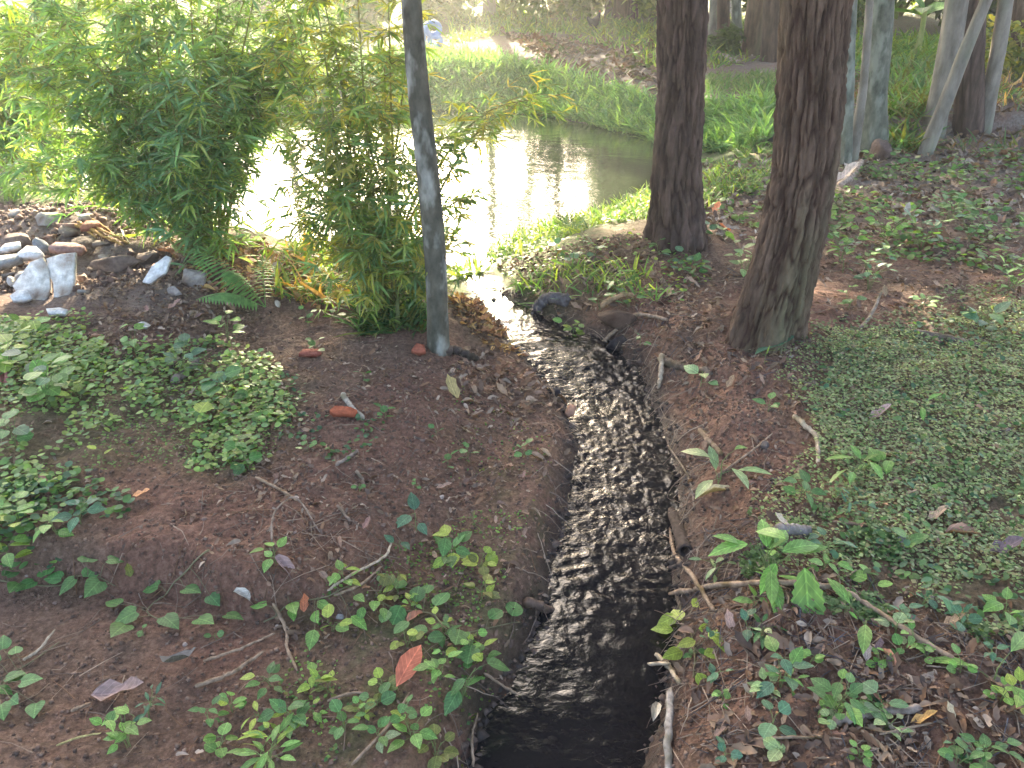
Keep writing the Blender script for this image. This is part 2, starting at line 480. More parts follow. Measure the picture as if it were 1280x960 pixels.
bl = on_plane(150, 322, .1); base += .06 * np.exp(-(((x - bl[0]) / .32) ** 2 + ((y - bl[1]) / .14) ** 2))
tb = on_plane(565, 412, 0); base += .06 * np.exp(-(((x - tb[0] + .05) / .24) ** 2 + ((y - tb[1]) / .40) ** 2))   # straw hump by the slim trunk
bb = on_plane(955, 420, 0); base += .07 * np.exp(-(((x - bb[0]) / .45) ** 2 + ((y - bb[1]) / .4) ** 2))
ba = on_plane(848, 310, 0); base += .08 * np.exp(-(((x - ba[0]) / .5) ** 2 + ((y - ba[1]) / .5) ** 2))
# eroded lip in the lower left
lipx = np.array([-4, -1.25, -.98, -.8, -.62, -.45, -.3, -.1]); lipy = np.array([2.0, 1.93, 1.90, 1.83, 1.80, 1.74, 1.70, 1.66])
ly = np.interp(x, lipx, lipy) + .025 * fbm(x, y, 4.0, 2, 5)
drop = .13 * sstep(-.28, -.62, x) + .03 * sstep(0, -.3, x)
base -= drop * sstep(.04, -.10, y - ly) * (1 - .5 * sstep(-.2, -.9, y - ly))
sd_s = poly_sd(PX, STREAM_POLY); sd_p = poly_sd(PX, POND_POLY)
zw = np.interp(y, SM[::-1, 1], SM[::-1, 2])
mx_ = np.interp(y, SM[::-1, 1], SM[::-1, 0])
left = x < mx_
cl = np.interp(y, [1.0, 3.4, 3.9, 4.6], [1.0, .75, .28, .22])
cr_ = np.interp(y, [1.0, 2.0, 3.3, 3.9, 4.6], [.30, .34, .45, .35, .25])
Wd = np.where(left, cl, cr_)
rel = base + .022 * fbm(x, y, 1.7, 3, 1) + .025 * fbm(x, y, 6.0, 3, 2) * sstep(12, 6, y) + .023 * fbm(x, y, 20.0, 3, 3) * sstep(8, 4, y) * (.35 + .65 * vnoise(x * 2.2, y * 2.2, 9))
dj = sd_s + .030 * fbm(x, y, 7.0, 3, 4)
prof = np.clip(dj / Wd, 0, 1)
prof = np.where(left, sstep(0, 1, prof ** .85), np.clip(1 - (1 - prof) ** 2.2, 0, 1))
h = np.where(dj > 0, zw + .012 * sstep(0, .04, dj) + (rel - zw) * prof, zw - .09 * sstep(0, .09, -dj))
h = np.where(dj > 0, h + (.010 * fbm(x, y, 16.0, 3, 8) + .030 * np.where(left, .5, 1) * fbm(x, y, 6.5, 2, 18)) * sstep(0, .12, dj) * sstep(.7, .3, dj), h)
dp = sd_p + .10 * fbm(x, y, 1.6, 3, 6)
wp = np.where(y > 7.2, .9, .55)
hp = np.where(dp > 0, ZP + (np.maximum(h, ZP + .02) - ZP) * sstep(0, 1, dp / wp) + .16 * np.where(y > 7.5, sstep(0, 1.2, dp) * sstep(6, 2, dp), 0), ZP - .3 * sstep(0, .6, -dp))
keep = sstep(.12, .0, sd_s)          # the channel cuts through the shore
h = hp * (1 - keep) + np.minimum(h, hp) * keep
HG = h.reshape(XX.shape)

def H(px, py):
    px = np.atleast_1d(np.asarray(px, float)); py = np.atleast_1d(np.asarray(py, float))
    i = np.clip(np.searchsorted(GX, px) - 1, 0, len(GX) - 2); j = np.clip(np.searchsorted(GY, py) - 1, 0, len(GY) - 2)
    fx = np.clip((px - GX[i]) / (GX[i + 1] - GX[i]), 0, 1); fy = np.clip((py - GY[j]) / (GY[j + 1] - GY[j]), 0, 1)
    return (HG[j, i] * (1 - fx) + HG[j, i + 1] * fx) * (1 - fy) + (HG[j + 1, i] * (1 - fx) + HG[j + 1, i + 1] * fx) * fy

TS = np.geomspace(.8, 90, 2500)
def at(px, py, lift=0.0):
    """the point of the ground seen at a pixel of the photograph"""
    d = ray(px, py); P = np.array([0, 0, HC]) + TS[:, None] * d
    dz = P[:, 2] - H(P[:, 0], P[:, 1])
    k = np.argmax(dz < 0) if (dz < 0).any() else len(TS) - 1
    k = max(k, 1); a = dz[k - 1] / (dz[k - 1] - dz[k] + 1e-9)
    p = P[k - 1] * (1 - a) + P[k] * a
    p[2] = H(p[0], p[1])[0] + lift
    return p
def scale_at(p): return depth(p) / FPX          # metres per pixel of the photograph

def world_poly(pix): return [tuple(at(a, b)[:2]) for a, b in pix]
def poly_mask(pix, soft=.15): return sstep(soft, -soft, poly_sd(PX, world_poly(pix)) + .12 * fbm(x, y, 3.0, 3, 12))

COVER_L = [(-60, 385), (60, 408), (150, 440), (250, 425), (330, 455), (372, 500), (352, 560), (300, 596), (200, 590), (110, 600), (60, 640), (-60, 720)]
COVER_R = [(1040, 420), (1180, 395), (1340, 380), (1360, 800), (1230, 790), (1110, 750), (1040, 720), (1000, 640), (1040, 590), (1010, 500)]
FARBANK = [(590, 92), (680, 112), (760, 135), (815, 160), (880, 182), (870, 196), (790, 168), (720, 154), (640, 139), (560, 138), (440, 140), (440, 85), (520, 78)]
red = poly_mask([(130, 640), (330, 560), (480, 460), (620, 480), (650, 600), (560, 640), (350, 720), (180, 700)], .3)
red = np.maximum(red, .8 * poly_mask([(840, 440), (960, 430), (1000, 600), (900, 620), (850, 560)], .2))
red = np.maximum(red, .9 * poly_mask([(860, 780), (960, 800), (1280, 900), (1280, 1000), (860, 1000)], .2))
grey = np.maximum(sstep(4.2, 6.5, y) * sstep(-.2, .8, x), sstep(9, 11, y) * .55) * .9
grey = np.maximum(grey, poly_mask([(-80, 260), (120, 260), (230, 330), (200, 400), (60, 380), (-80, 360)], .2) * .8)
moss = np.maximum(poly_mask([(400, 770), (640, 700), (690, 620), (700, 700), (620, 860), (560, 980), (380, 980)], .25), .5 * poly_mask([(560, 520), (700, 540), (690, 650), (600, 640)], .2))
green = np.maximum(poly_mask(COVER_R, .2) * .25, poly_mask(COVER_L, .2) * .3)
green = np.maximum(green, np.maximum(sstep(1.1, .1, dp) * (dp > -.3), sstep(4.6, 6.0, y) * sstep(-1.0, -2.5, x)))
green = np.maximum(green, sstep(13, 17, y) * .8)
wet = sstep(.085, .0, dj + .03 * fbm(x, y, 14.0, 2, 22))
wet = np.maximum(wet, sstep(.12, 0, dp) * .8)
n0, n1 = XX.shape
ii = (np.arange(n0 - 1)[:, None] * n1 + np.arange(n1 - 1)[None, :])
Q = np.stack([ii, ii + 1, ii + n1 + 1, ii + n1], -1).reshape(-1, 4)
gme = mesh_data('ground', np.stack([x, y, h], -1), [Q], True, None, dict(red=red, grey=grey, moss=moss, green=green, wet=wet))
ground = tag(link('ground', gme, M_SOIL), kind='structure')

# stream surface with real ripples, stepping down below the outlet
ns, nc = 620, 84
sy_ = np.linspace(0, 1, ns)
arc = np.concatenate([[0], np.cumsum(np.linalg.norm(np.diff(SM, axis=0), axis=1))]); arc /= arc[-1]
Lp = np.stack([np.interp(sy_, arc, SL[:, k]) for k in range(3)], -1); Rp = np.stack([np.interp(sy_, arc, SR[:, k]) for k in range(3)], -1)
for _ in range(6):
    for A in (Lp, Rp): A[1:-1] = (A[:-2] + 2 * A[1:-1] + A[2:]) / 4
c = np.linspace(-.16, 1.16, nc)
W = Lp[:, None, :] * (1 - c)[None, :, None] + Rp[:, None, :] * c[None, :, None]
wx, wy = W[..., 0], W[..., 1]
turb = np.interp(wy, [1.0, 1.6, 1.8, 2.05, 2.3, 2.9, 3.3, 3.7, 4.5], [.30, .26, .30, .55, .80, .95, 1.25, .6, .15])
warp = .03 * fbm(wx, wy, 5.0, 2, 30)
rip = .008 * np.abs(fbm(wx * 1.1 + warp, wy * 1.2, 10.0, 2, 31)) + .0065 * np.abs(fbm(wx * 1.2 - warp, wy * 1.5, 23.0, 2, 32))
chev = .0035 * np.sin((wy + .35 * np.abs(wx - .28) + warp * 2) * 95) * np.interp(wy, [1.7, 1.9, 2.1, 2.3], [0, 1, 1, 0]) * vnoise(wx * 9, wy * 9, 33)
W[..., 2] += turb * (rip + chev) + .004 * fbm(wx, wy, 7.0, 2, 34)
ii = (np.arange(ns - 1)[:, None] * nc + np.arange(nc - 1)[None, :])
Qs = np.stack([ii, ii + nc, ii + nc + 1, ii + 1], -1).reshape(-1, 4)
stream = tag(link('stream', mesh_data('stream', W.reshape(-1, 3), [Qs], True, None, dict(turb=np.clip(turb * (.55 + .9 * vnoise(wx * 6, wy * 5, 35)), 0, 1.3).ravel())), M_STREAM), kind='structure')

gx, gy = np.linspace(-6.5, 4.0, 170), np.linspace(4.35, 12.0, 150)
A, B = np.meshgrid(gx, gy)
Z = ZP + .0025 * fbm(A, B * 1.5, 2.2, 3, 40) + 0 * A
ii = (np.arange(149)[:, None] * 170 + np.arange(169)[None, :])
pd = poly_sd(np.stack([A.ravel(), B.ravel()], -1), POND_POLY)
Qp = np.stack([ii, ii + 1, ii + 171, ii + 170], -1).reshape(-1, 4)
Qp = Qp[(pd[Qp] < .45).any(1)]
pond = tag(link('pond', mesh_data('pond', np.stack([A, B, Z], -1).reshape(-1, 3), [Qp]), M_POND), kind='structure')

# ------------------------------------------------------------------ trees
def bark_trunk(path, rad, nang, nrow, furrow, fa, fz, seed, flare=0.0, lobes=5):
    P = smooth_path(path, nrow); n = len(P)
    s = np.concatenate([[0], np.cumsum(np.linalg.norm(np.diff(P, axis=0), axis=1))])
    r = np.interp(np.linspace(0, 1, n), np.linspace(0, 1, len(rad)), rad)
    T = np.gradient(P, axis=0); T /= np.linalg.norm(T, axis=1)[:, None]
    A = np.cross(T, (0, 1.0, 0)); A /= np.linalg.norm(A, axis=1)[:, None]; B = np.cross(T, A)
    th = np.linspace(0, 2 * np.pi, nang, endpoint=False)
    tt, ss = np.meshgrid(th, s)
    def cyl(f, g, sd):                       # noise that closes round the trunk
        k = tt / (2 * np.pi)
        a = fbm(tt * f, ss * g, 1.0, 3, sd); b = fbm((tt - 2 * np.pi) * f, ss * g, 1.0, 3, sd)
        w = sstep(.8, 1, k); return a * (1 - w) + b * w
    wob = .55 * cyl(1.1, 3.0, seed + 3)
    k = cyl(fa, fz, seed)
    ridge = (1 - np.abs(k) * 2.2).clip(-1, 1)             # dark seams where k crosses zero
    ck = cyl(fa * .55, fz * 2.6, seed + 21); crossc = np.clip(1 - np.abs(ck) * 3.2, 0, 1) * .55      # short breaks across the plates
    ridge = np.maximum(ridge, crossc)
    D = -furrow * np.clip(ridge, 0, 1) ** 2 + furrow * .5 * cyl(fa * 2.3, fz * 3.0, seed + 7) + .05 * wob * r[:, None]
    if flare:
        e = np.exp(-np.clip(ss - s[0], 0, None) / (.16 + .6 * r[0]))
        D = D + flare * e * (.55 + .45 * np.cos(lobes * tt + seed))
    rr = r[:, None] + D
    V = P[:, None, :] + rr[..., None] * (np.cos(tt)[..., None] * A[:, None, :] + np.sin(tt)[..., None] * B[:, None, :])
    i = np.arange(n - 1)[:, None] * nang; j = np.arange(nang)[None, :]; j2 = (j + 1) % nang
    return V.reshape(-1, 3), [np.stack([i + j, i + j2, i + nang + j2, i + nang + j], -1).reshape(-1, 4)], (np.clip(ridge, 0, 1) ** 2.5).ravel()

def crown_leaves(centers, rads, n, size, tones, tpl='spray', seed=1, flat=1.0):
    g = np.random.default_rng(seed); mb = MB()
    k = g.integers(0, len(centers), n)
    v = g.normal(size=(n, 3)); v /= np.linalg.norm(v, axis=1)[:, None]
    P = np.asarray(centers)[k] + v * (np.asarray(rads)[k] * g.uniform(.25, 1, n) ** .5)[:, None]
    P[:, 2] += (flat - 1) * (v * (np.asarray(rads)[k] * .7)[:, None])[:, 2]
    t = np.asarray(tones)[g.integers(0, len(tones), n)] * g.uniform(.7, 1.3, (n, 1))
    scatter(mb, tpl, P, g.uniform(0, 6.28, n), g.uniform(-.9, .5, n), g.uniform(-.9, .9, n), size * g.uniform(.7, 1.35, n), t)
    return mb

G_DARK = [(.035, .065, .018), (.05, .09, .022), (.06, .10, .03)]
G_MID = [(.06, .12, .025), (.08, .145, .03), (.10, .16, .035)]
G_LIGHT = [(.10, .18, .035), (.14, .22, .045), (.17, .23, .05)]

def tree(name, base_px, rows, mat, label, top, nang=64, nrow=140, furrow=.012, fa=4.0, fz=2.2, flare=.05, seed=1, crown=None, group=None, lobes=5, Y=None):
    """rows: (pixel row, centre, half width) from the ground upwards; top: height the trunk reaches"""
    b = at(*base_px)
    Y = b[1] if Y is None else Y
    pts = [at_y(c_, r_, Y) for r_, c_, hw in rows]; rad = [hw * depth(p) / FPX for (r_, c_, hw), p in zip(rows, pts)]
    first = pts[0].copy(); first[2] = b[2] - .12
    pts = [first] + [p for p in pts if p[2] > first[2] + .1]; rad = [rad[0]] + rad[len(rad) - len(pts) + 1:]
    lean = (pts[-1] - pts[0]); lean /= max(lean[2], .3)
    lean[0] = np.clip(lean[0], -.35, .35)
    last = pts[-1]
    g = np.random.default_rng(seed)
    z0 = last[2]
    for q in (.35, .7, 1.0):
        pts.append(np.array([last[0] + lean[0] * (top - z0) * q * .6, last[1] + g.uniform(-.15, .15), z0 + (top - z0) * q])); rad.append(rad[len(rows) - 1 if len(rad) > len(rows) else -1] * (1 - .5 * q))
    # even arclength resampling of radii
    P = np.array(pts); s = np.concatenate([[0], np.cumsum(np.linalg.norm(np.diff(P, axis=0), axis=1))])
    u = np.linspace(0, s[-1], 40); P = np.stack([np.interp(u, s, P[:, k]) for k in range(3)], -1); rr = np.interp(u, s, rad)
    for _ in range(2): P[1:-1] = (P[:-2] + 2 * P[1:-1] + P[2:]) / 4
    root = empty(name, (b[0], b[1], b[2]), label, 'tree', group)
    o = np.array([b[0], b[1], b[2]])
    V, F, seam = bark_trunk(P - o, rr, nang, nrow, furrow, fa, fz, seed * 13, flare, lobes)
    link('trunk', mesh_data('trunk', V, F, True, None, dict(seam=seam)), mat, root)
    if crown:
        cz, cr, nb, nl, size, tones = crown[:6]; flat = crown[6] if len(crown) > 6 else 1.0
        tops, rads = [], []
        for k in range(nb):
            a = 6.283 * k / nb + g.uniform(-.4, .4); rr_ = cr * g.uniform(.45, 1.0)
            st = P[int(len(P) * g.uniform(.72, .97))]
            en = np.array([P[-1][0] + math.cos(a) * rr_, P[-1][1] + math.sin(a) * rr_, cz + cr * g.uniform(-.45, .8) * flat])
            mid = (st + en) / 2 + (0, 0, .25)
            mb = MB(); mb.add(*tube(smooth_path([st - o, mid - o, en - o], 10), [rad[-1] * .7, .02], 7)); mb.build('limb', mat, root)
            tops += [en, (mid + en) / 2]; rads += [cr * .46, cr * .34]
        tops.append(np.array([P[-1][0], P[-1][1], cz + cr * .5 * flat])); rads.append(cr * .6)
        cm = crown_leaves(np.array(tops) - o, rads, nl, size, tones, seed=seed, flat=flat)
        tag(cm.build('crown', M_FOL, root, False), kind='stuff')
    return root

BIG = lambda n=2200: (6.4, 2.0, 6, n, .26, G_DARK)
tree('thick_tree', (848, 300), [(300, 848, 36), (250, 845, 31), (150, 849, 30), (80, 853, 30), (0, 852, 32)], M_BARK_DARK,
     'thick dark brown furrowed trunk standing upright beside the pond bank', 5.6, 200, 420, .024, 4.8, 5.5, .06, 3, (5.9, 3.1, 9, 5200, .26, G_DARK, .7))  # crown out of view, widened and thickened to darken the stream's reflection
tree('thick_tree', (955, 415), [(421, 952, 42), (350, 974, 40), (319, 985, 40), (235, 1001, 40), (161, 1011, 41), (80, 1015, 42), (0, 1017, 43)], M_BARK_BROWN,
     'thickest brown tree with deep ridged bark, leaning up from the stream bank', 6.0, 240, 520, .022, 6.0, 6.5, .055, 11, (6.4, 2.8, 8, 4200, .26, G_DARK, .7))  # this unseen crown too is thickened to darken the water below
tree('slim_tree', (547, 437), [(440, 547, 14), (380, 547, 13), (300, 543, 14), (200, 533, 14), (100, 521, 14), (0, 514, 12.5)], M_BARK_THIN,
     'slim dark grey trunk rising between the bamboo and the stream', 4.6, 40, 160, .003, 3.0, 5.0, .012, 5, (5.0, 1.3, 5, 900, .2, G_MID), lobes=3)
tree('grey_tree', (1092, 188), [(190, 1092, 17), (120, 1094, 14), (60, 1100, 14), (0, 1103, 14)], M_BARK_GREY,
     'smooth grey green trunk with a thin woody vine climbing its side', 6.0, 48, 120, .006, 2.5, 2.0, .04, 17, BIG(2000))
tree('grey_tree', (1056, 205), [(205, 1057, 8), (100, 1060, 8), (0, 1063, 8)], M_BARK_GREY,
     'thin grey green trunk close behind the thickest brown tree', 4.5, 32, 90, .003, 2.5, 2.0, .015, 19, (4.6, 1.4, 4, 700, .22, G_MID))
tree('pale_tree', (1166, 168), [(168, 1166, 13), (120, 1175, 13), (80, 1185, 14), (0, 1196, 14)], M_BARK_PALE,
     'pale beige trunk behind the leaning bare pole', 6.0, 44, 110, .006, 2.5, 2.0, .03, 23, BIG(1800))
tree('leaning_tree', (1155, 192), [(193, 1155, 9), (134, 1180, 8.5), (67, 1205, 8), (0, 1233, 7)], M_BARK_PALE,
     'slender pale pole of a tree leaning steeply across the other trunks', 4.2, 32, 100, .003, 2.5, 2.0, .01, 29, (4.4, 1.1, 4, 500, .2, G_MID))
tree('dark_tree', (1211, 158), [(160, 1211, 17), (80, 1213, 16), (0, 1216, 16)], M_BARK_DARK,
     'shaded dark trunk behind the leaning pale pole', 6.0, 44, 100, .008, 3.0, 2.0, .03, 31, BIG(1800))
tree('slim_tree', (1231, 163), [(165, 1231, 8), (100, 1240, 9), (60, 1249, 9), (0, 1257, 9)], M_BARK_PALE,
     'slim brownish grey trunk beside the yellow leafy bush', 5.0, 32, 100, .004, 2.5, 2.0, .015, 37, (4.8, 1.5, 5, 900, .22, G_MID))
tree('dark_tree', (1278, 95), [(95, 1278, 12), (40, 1276, 12), (0, 1276, 13)], M_BARK_BROWN,
     'reddish brown trunk at the back of the yellow leafy bush', 6.0, 40, 90, .006, 3.0, 2.0, .03, 41, (5.6, 2.0, 6, 1500, .28, G_DARK))
for q, (bx, by, hw, tx, mat, lab) in enumerate([
        (890, 58, 5, 892, M_BARK_PALE, 'narrow pale trunk in the shady clump past the pond'),
        (905, 62, 8, 904, M_BARK_DARK, 'blackish trunk next to the narrow pale one in the clump'),
        (921, 56, 6, 920, M_BARK_GREY, 'mossy olive trunk in the shady clump past the pond'),
        (940, 68, 13, 948, M_BARK_BROWN, 'stout reddish brown trunk of the shady clump'),
        (963, 76, 12, 966, M_BARK_DARK, 'stout blackish trunk half hidden by the thickest brown tree'),
        (762, 20, 6, 763, M_BARK_GREY, 'greyish trunk of the small dark clump behind the hen'),
        (776, 22, 9, 776, M_BARK_DARK, 'stout dark trunk of the small clump behind the hen'),
        (791, 23, 6, 791, M_BARK_DARK, 'slender dark trunk of the small clump behind the hen'),
        (612, 21, 8, 612, M_BARK_PALE, 'tan trunk among the green shrubs beyond the dirt path')]):
    far = by < 40
    tree('background_tree', (bx, by), [(by, bx, hw), (by * .4, (bx + tx) / 2, hw), (0, tx, hw)], mat, lab, 7.2 if far else 6.0, 28, 60, .015, 3.0, 1.2, .06, 50 + q,
         (7.5, 3.2, 7, 1700, .42, G_DARK, .34) if far else (6.2, 2.4, 6, 1100, .34, G_DARK), 'trees of the wood beyond the pond')  # far crowns out of view, flattened to shade near ground and free the sky

# vine on the grey green trunk and far shore trees added to shade the near ground
for q, (bx, by, hw, lab) in enumerate([(470, 26, 7, 'pale trunk of an added shade tree seen through the bamboo tops'), (335, 30, 8, 'brown trunk of an added shade tree hidden behind the first bamboo clump'),
                                       (705, 12, 6, 'thin far trunk of an added shade tree above the dirt path'), (1165, 14, 9, 'far brown trunk of an added shade tree behind the banana plant')]):
    tree('background_tree', (bx, by), [(by, bx, hw), (by * .4, bx, hw), (0, bx, hw)], M_BARK_BROWN, lab, 7.2, 24, 50, .012, 3.0, 1.2, .05, 80 + q,
         (7.5, 3.4, 8, 2000, .44, G_DARK, .34), 'trees of the wood beyond the pond')

# ------------------------------------------------------------------ bamboo
TONES = dict(mid=(.075, .165, .05), light=(.13, .25, .06), yel=(.22, .30, .05), blue=(.07, .15, .085), dark=(.04, .085, .03), pale=(.20, .28, .13),
             olive=(.12, .14, .035), brown=(.16, .085, .045), tan=(.30, .21, .13), redleaf=(.36, .10, .055), grey=(.075, .072, .082), purple=(.11, .075, .085), straw=(.42, .26, .09),
             ochre=(.40, .26, .08))
LEAFME = {}
def leaf_mesh(tpl, mat):
    k = (tpl, mat.name)
    if k not in LEAFME:
        V, F = TPL[tpl]
        LEAFME[k] = mesh_data('leaf_' + tpl, V, F); LEAFME[k].materials.append(mat)
    return LEAFME[k]
def leaf_obj(parent, tpl, p, yaw, pitch, roll, size, tone, mat=None, name='leaf', wide=1.0, jitter=.22):
    o = bpy.data.objects.new(name, leaf_mesh(tpl, mat or M_LEAF))
    COL.objects.link(o)
    if parent is not None: o.parent = parent
    M = rotm(np.array([yaw]), np.array([pitch]), np.array([roll]))[0]
    o.matrix_basis = Matrix.Translation(Vector(p)) @ Matrix(M.tolist()).to_4x4() @ Matrix.Diagonal((size * wide, size, size, 1))
    t = np.asarray(TONES[tone] if isinstance(tone, str) else tone) * (1 + RNG.uniform(-jitter, jitter)) * (1 + RNG.uniform(-.08, .08, 3))
    o.color = (*t, 1)
    return o

def bamboo(base_px, tips, nfan, core, label, seed, tones, lsize=.115):
    g = np.random.default_rng(seed)
    b = at(*base_px); root = empty('bamboo', b, label, 'bamboo', None)
    fans = []
    for tx, ty, dy in tips:
        e = at_y(tx, ty, b[1] + dy); st = b + (g.uniform(-.10, .10), g.uniform(-.10, .10), -.04)
        mid = st * .45 + e * .55; mid[2] += .22 * np.linalg.norm((e - st)[:2]) + .05
        path = smooth_path([st, (st + mid) / 2 + (g.normal(0, .03), g.normal(0, .03), .06), mid, e], 18)
        mb = MB(); mb.add(*tube(path - b, [.008, .006, .0025], 6)); mb.build('cane', M_CANE, root)
        for _ in range(nfan // len(tips)):
            u = g.uniform(.22, 1.0) ** (.8 if ty > 60 else .55); p = path[min(int(u * 17.99), 17)]
            d = g.normal(0, 1, 3); d /= np.linalg.norm(d)
            fans.append((p + d * g.uniform(.0, .17) * (1.15 - .3 * u), math.atan2(-(p - b)[0] + g.normal(0, .35), (p - b)[1] + g.normal(0, .35)) + g.normal(0, .9)))
    for _ in range(core):
        p = b + (g.normal(0, .15), g.normal(0, .13), abs(g.normal(.34, .22)) + .02)
        fans.append((p, g.uniform(0, 6.28)))
    P, ya, pi, ro, sz, ti = [], [], [], [], [], []
    tw = MB()
    for p, yaw in fans:
        k = g.integers(4, 8); tone = np.array(tones[g.integers(0, len(tones))]) * g.uniform(.75, 1.25)
        for i in range(k):
            P.append(p); ya.append(yaw + (i - k / 2) * .36 + g.normal(0, .12)); pi.append(g.normal(-.12, .38)); ro.append(g.normal(0, .5))
            sz.append(lsize * g.uniform(.6, 1.2)); ti.append(tone * g.uniform(.85, 1.15))
        q = p - b; back = np.array([math.sin(yaw), -math.cos(yaw), -.25]) * .09
        tw.add(*tube(np.array([q + back, q + back * .4 + (0, 0, .01), q]), [.0022, .0012], 4, False))
    tag(tw.build('branchlets', M_CANE, root), kind='stuff')
    P, ya, pi, ro, sz, ti = [np.array(a) for a in (P, ya, pi, ro, sz, ti)]
    dist = np.linalg.norm(P - np.array([0, 0, HC]), axis=1); order = np.argsort(dist / sz)
    for i in order[:300]:
        leaf_obj(root, 'lance', P[i] - b, ya[i], pi[i], ro[i], sz[i], ti[i], jitter=.05, wide=.8)
    r = order[300:]; mb = MB()
    scatter(mb, 'lance', P[r] - b, ya[r], pi[r], ro[r], np.stack([sz[r] * .8, sz[r], sz[r]], -1), ti[r])
    tag(mb.build('foliage', M_FOL, root), kind='stuff')
    return root

B_COOL = [(.17, .30, .10), (.20, .34, .10), (.14, .28, .14), (.17, .31, .13), (.28, .37, .09)]  # bluish cast of shade put into the leaf colour
B_WARM = [(.21, .30, .07), (.30, .34, .07), (.17, .28, .08), (.37, .35, .08), (.14, .25, .10)]  # yellow of backlit leaves put into the leaf colour
bamboo((258, 318), [(15, 40, .1), (55, 130, .0), (30, 215, -.2), (90, 55, .3), (130, -5, .1), (180, -60, .0), (235, -80, -.1), (275, -40, .2), (312, -20, .3), (352, 30, .3),
                    (375, 95, .3), (330, 150, .2), (392, -30, .4), (5, 170, .3), (115, 205, -.25), (205, 85, -.3), (-40, -10, .3), (250, 130, -.35), (290, 90, -.2), (160, 150, -.1), (80, 240, .0), (40, 90, -.1), (100, 120, .2), (150, 60, .3), (190, 10, .2), (60, 190, .2), (340, 90, .2), (20, 120, .4), (220, 200, -.35), (100, -60, .2), (160, 20, -.1), (220, -20, .1), (260, 20, .3), (330, -60, .2), (385, 10, .3), (425, -30, .5), (300, 55, .4), (30, -40, .1), (70, 10, -.1), (400, 80, .5)],
       2700, 360, 'large cool green bamboo clump behind the rubble heap', 101, B_COOL)
bamboo((478, 398), [(350, -10, .3), (405, 0, .2), (445, -40, .1), (485, -30, .3), (515, 20, .5), (562, 170, .4), (592, 240, .4), (578, 295, .3), (362, 200, .1), (372, 275, .0),
                    (402, 120, -.1), (545, 335, .0), (430, 245, -.2), (500, 205, -.2), (600, 130, .7), (655, 122, .9), (700, 118, 1.2), (455, 150, .0), (420, 60, .1), (520, 300, -.2), (470, 300, -.25), (340, 60, .3), (370, 130, .3), (390, -40, .2), (480, 60, .3), (440, 100, .4), (345, 150, .4), (360, 240, .3), (400, 180, .3)],
       1650, 140, 'yellowish bamboo clump at the foot of the slim dark trunk', 202, B_WARM, .10)
bamboo((20, 215), [(-60, 60, .3), (-30, -20, .4), (20, 20, .3), (60, -30, .2), (100, 60, .3), (60, 120, -.2), (-10, 140, -.3), (120, -20, .6)],
       1200, 40, 'pale sunlit bamboo clump at the field edge behind the cool green one', 303, B_COOL + B_WARM, .15)

# ------------------------------------------------------------------ ground plants
def plant(px, py, hpx, lpx, n, tpl, tone, label, group=None, stems=1, spread=1.0, name='seedling', rise=.25, tone2=None, cat='plant'):
    b = at(px, py); s = scale_at(b); hh = hpx * s; ll = lpx * s * .86
    root = empty(name, b, label, cat, group); mb = MB()
    k = 0
    for st in range(stems):
        a0 = RNG.uniform(0, 6.28); off = 0 if stems == 1 else hh * .35 * spread
        tip = np.array([math.cos(a0) * off, math.sin(a0) * off, hh * RNG.uniform(.8, 1.1)])
        path = smooth_path([(0, 0, -.015), tip * (.35, .35, .5), tip], 8, hh * .015)
        mb.add(*tube(path, [max(.0012, ll * .03), max(.0007, ll * .015)], 5))
        m = n // stems + (1 if st < n % stems else 0)
        for i in range(m):
            f = .25 + .75 * (i + .5) / m if m > 1 else 1.0
            p = path[min(7, int(f * 7.99))]
            yaw = a0 + i * 2.4 + RNG.uniform(-.4, .4); pet = ll * RNG.uniform(.25, .6) * spread
            d = np.array([-math.sin(yaw), math.cos(yaw), 0])
            q = p + d * pet + (0, 0, pet * .35)
            mb.add(*tube(np.array([p, (p + q) / 2 + (0, 0, pet * .12), q]), [max(.0009, ll * .016), .0007], 4, False))
            leaf_obj(root, tpl, q, yaw, RNG.normal(rise, .25), RNG.normal(0, .28), ll * RNG.uniform(.7, 1.15), tone2 if tone2 and RNG.random() < .3 else tone)
            k += 1
    o = mb.build('stem', M_STEM, root); o.color = (.16, .20, .07, 1)
    return root

def vine(pts, leaves, lpx, tpl, tone, label, group=None, name='creeping_vine', thick=2.0):
    """stem along pixels on the ground; leaves at (x, y) pixels"""
    P = np.array([at(a, b_) for a, b_ in pts]); b = P[0].copy(); s = scale_at(b)
    root = empty(name, b, label, 'vine', group)
    path = smooth_path(P, 8 * len(pts)); path[:, 2] = H(path[:, 0], path[:, 1]) + .008
    mb = MB(); mb.add(*tube(path - b, [thick * s * .6, thick * s * .35], 5))
    for lx, ly_ in leaves:
        q = at(lx, ly_); q[2] += RNG.uniform(.018, .04)
        j = np.argmin(np.linalg.norm(path - q, axis=1)); p = path[j]; d = q - p
        mb.add(*tube(np.array([p, (p + q) / 2 + (0, 0, .012), q]) - b, [.0011, .0008], 4, False))
        yaw = math.atan2(-d[0], d[1]) + RNG.normal(0, .5) if np.linalg.norm(d) > .015 else RNG.uniform(0, 6.28)
        leaf_obj(root, tpl, q - b, yaw, RNG.normal(.05, .2), RNG.normal(0, .2), lpx * s * RNG.uniform(.75, 1.15), tone)
    o = mb.build('stem', M_STEM, root); o.color = (.17, .15, .08, 1)
    return root

